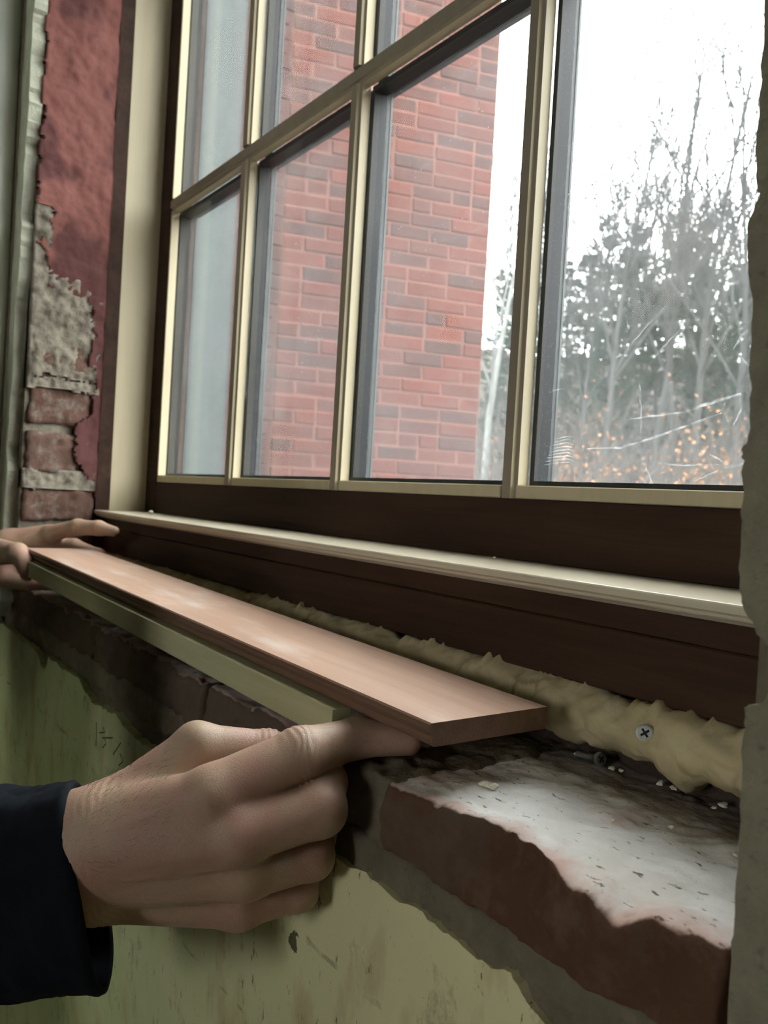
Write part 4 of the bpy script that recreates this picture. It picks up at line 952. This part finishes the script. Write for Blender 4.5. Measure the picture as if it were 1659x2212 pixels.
def skin():
    n = N('skin'); g = n.noise(26, 4, 0.6); g2 = n.noise(260, 4, 0.6); vo = n.n('ShaderNodeTexVoronoi'); vo.feature = 'DISTANCE_TO_EDGE'; vo.inputs['Scale'].default_value = 560; n.l(n.pos((1, 1, .55)), vo.inputs['Vector'])
    col = n.mix(n.ramp(g, [(0.40, 0.0), (0.60, 1.0)]), (0.405, 0.285, 0.195), (0.41, 0.24, 0.18))
    col = n.mix(n.ramp(g2, [(0.52, 0.0), (0.72, 0.35)]), col, (0.36, 0.20, 0.14))
    h = n.math('ADD', n.math('MULTIPLY', n.ramp(vo.outputs['Distance'], [(0.0, 0.0), (0.12, 1.0)]), 0.5), n.math('MULTIPLY', g2, 0.7))
    return n.done(col, 0.46, h, 0.34, 0.0007, 0.4, 0.12)
M['skin'] = skin()
def cloth(name, c):
    n = N(name); wv = n.n('ShaderNodeTexWave'); wv.inputs['Scale'].default_value = 500; n.l(n.pos((1, 1, 1)), wv.inputs['Vector'])
    g = n.noise(60, 4); return n.done(n.mix(g, c, tuple(x*1.6 for x in c)), 0.85, n.math('ADD', wv.outputs['Fac'], g), 0.2, 0.0006, 0.15)
M['navy'] = cloth('navy_cotton', (0.0022, 0.0036, 0.006)); M['denim'] = cloth('dark_denim', (0.02, 0.028, 0.045)); M['hairm'] = simple('brown_hair', (0.05, 0.033, 0.022), 0.7); M['boot'] = simple('leather_boot', (0.06, 0.038, 0.024), 0.6)
person = empty('person', (TC[0], TC[1], FLOOR)); tag(person, 'person in a dark navy jacket whose two hands hold the board over the sill', 'person')
lo = np.minimum.reduce([A3(-235, 1560, .61), A3(-235, 2010, .44), A3(930, 1560, .61), A3(930, 2010, .44), A3(-235, 1560, .44), A3(930, 1560, .44), A3(-235, 2010, .61), A3(930, 2010, .61)])-.004
hi = np.maximum.reduce([A3(-235, 1560, .61), A3(-235, 2010, .44), A3(930, 1560, .61), A3(930, 2010, .44), A3(-235, 1560, .44), A3(930, 1560, .44), A3(-235, 2010, .61), A3(930, 2010, .61)])+.004
Vr, Fr = surface(hand_r, lo, hi, 0.0010)
Vl, Fl = surface(hand_l, A3(60, 1200, 1.27)-np.array((.22, .20, .14)), A3(60, 1200, 1.27)+np.array((.22, .20, .14)), 0.002)
Vb, Fb = surface(body_far, TC-np.array((.62, .25, .5)), np.array((-0.30, 0.45, 0.66)), 0.008)
vb = np.concatenate([Vr, Vl, Vb]); fb_ = np.concatenate([Fr, Fl+len(Vr), Fb+len(Vr)+len(Vl)])
mobj('body', vb.tolist(), fb_.tolist(), M['skin'], person, True)
Vj, Fj = surface(jacket_f, TC-np.array((.75, .30, .62)), np.array((-0.30, 0.35, 0.42)), 0.008)
jk = mobj('jacket', Vj.tolist(), Fj.tolist(), M['navy'], person, True)
Vt, Ft = surface(trousers_f, TC-np.array((.35, .22, 1.12)), TC+np.array((.35, .22, -.15)), 0.010)
mobj('trousers', Vt.tolist(), Ft.tolist(), M['denim'], person, True)
for s in (-1, 1):
    roughbox('boot', TC[0]+s*.115-.05, TC[0]+s*.115+.05, TC[1]-.10, TC[1]+.19, FLOOR, FLOOR+.10, .02, .04, .002, 10, M['boot'], person)
def hair_f(p):
    c = TC+np.array((0, 0, 0.50)); d = sd_ell(p, c+np.array((0, -.012, .012)), (.088, .108, .124)); return np.maximum(d, -sd_ell(p, c+np.array((0, .10, -.06)), (.12, .10, .11)))
Vh, Fh = surface(hair_f, TC+np.array((-.12, -.15, .36)), TC+np.array((.12, .13, .66)), 0.008)
mobj('hair', Vh.tolist(), Fh.tolist(), M['hairm'], person, True)
# near cuff: an open tube of cloth, the wrist lying against its upper edge
def cuff():
    nA, nT = 72, 40; vs_, fs = [], []
    cs = [(a_, b_, c_*HK, d_*HK, e_*HK) for a_, b_, c_, d_, e_ in ((-260, 1955, .505, .062, .052), (-100, 1934, .484, .0585, .046), (20, 1922, .471, .0560, .042), (100, 1915, .462, .0548, .039), (196, 1908, .452, .0540, .0345))]
    ax0 = None
    def at(t):
        t = t*(len(cs)-1); k = min(int(t), len(cs)-2); f = t-k; return [cs[k][i]*(1-f)+cs[k+1][i]*f for i in range(5)]
    axis = (P(*cs[-1][:3]) - P(*cs[0][:3])).normalized(); e1 = (-DN - axis*(-DN).dot(axis)).normalized(); e2 = axis.cross(e1).normalized()
    if e2.dot(FW) > 0: e2 = -e2                      # e2 towards the camera
    rings = []
    for layer in (0, 1):
        for i in range(nT+1):
            t = i/nT; c = at(t); ctr = P(*c[:3]); ring = []
            for k in range(nA):
                a = 2*math.pi*k/nA; ca, sa = math.cos(a), math.sin(a)
                sq = (abs(ca)**2.6 + abs(sa)**2.6)**(-1/2.6)
                fold = (fbm((t*2.2, ca*1.2, sa*1.2), 1.6, 3)*0.007*(1-t)**0.6 + 0.004*math.sin(t*26+2*ca)*max(0, 0.72-t) )
                q = ctr + (e1*ca*(c[3]+fold) + e2*sa*(c[4]+fold))*sq*(1 - 0.0018/c[4]*layer*1.2)
                lip = 0.0016*math.exp(-((t-0.97)/0.02)**2) if layer == 0 else 0
                st = -0.0011*(math.exp(-((t-0.855)/0.006)**2)+math.exp(-((t-0.80)/0.006)**2)) if layer == 0 else 0
                q += (q-ctr).normalized()*(lip+st) + axis*(sa*0.025*t**3) 
                ring.append(len(vs_)); vs_.append(q)
            rings.append(ring)
    m = nT+1
    for layer in (0, 1):
        for i in range(nT):
            for k in range(nA):
                f = (rings[layer*m+i][k], rings[layer*m+i][(k+1) % nA], rings[layer*m+i+1][(k+1) % nA], rings[layer*m+i+1][k]); fs.append(f if layer == 0 else f[::-1])
    for k in range(nA): fs.append((rings[nT][k], rings[nT][(k+1) % nA], rings[m+nT][(k+1) % nA], rings[m+nT][k]))
    return mobj('cuff', vs_, fs, M['navy'], jk, True)
cuff()

# fine hairs along the back of the near wrist
def arm_hair():
    rnd = random.Random(9); tb = Tubes(); cand = [i for i in range(0, len(Vr), 3)]; rnd.shuffle(cand); n_ = 0
    for i in cand:
        p = Vector(Vr[i]); d = p.dot(FW); px = 829.5 + FPX*p.dot(RT)/d; py = 1106 + FPX*p.dot(DN)/d
        if not (185 < px < 360 and py < 1900 - (px-185)*0.55) or d > 0.53: continue
        e = 0.0006; f0 = hand_r(np.array([p]))[0]; nn = Vector([(hand_r(np.array([p + Vector(np.eye(3)[k]*e)]))[0]-f0)/e for k in range(3)]).normalized()
        dr = (RT*0.9 - DN*rnd.uniform(-.1, .5) + nn*rnd.uniform(.25, .7)).normalized(); L = rnd.uniform(.004, .009)
        tb.add([p - nn*0.0002, p + dr*L*.5 + nn*.0004, p + dr*L - nn*.0003], [.00007, .00006, .00003], 3); n_ += 1
        if n_ > 170: break
    tag(mobj('arm_hair', tb.v, tb.f, M['hairm'], person), kind='stuff')
arm_hair()
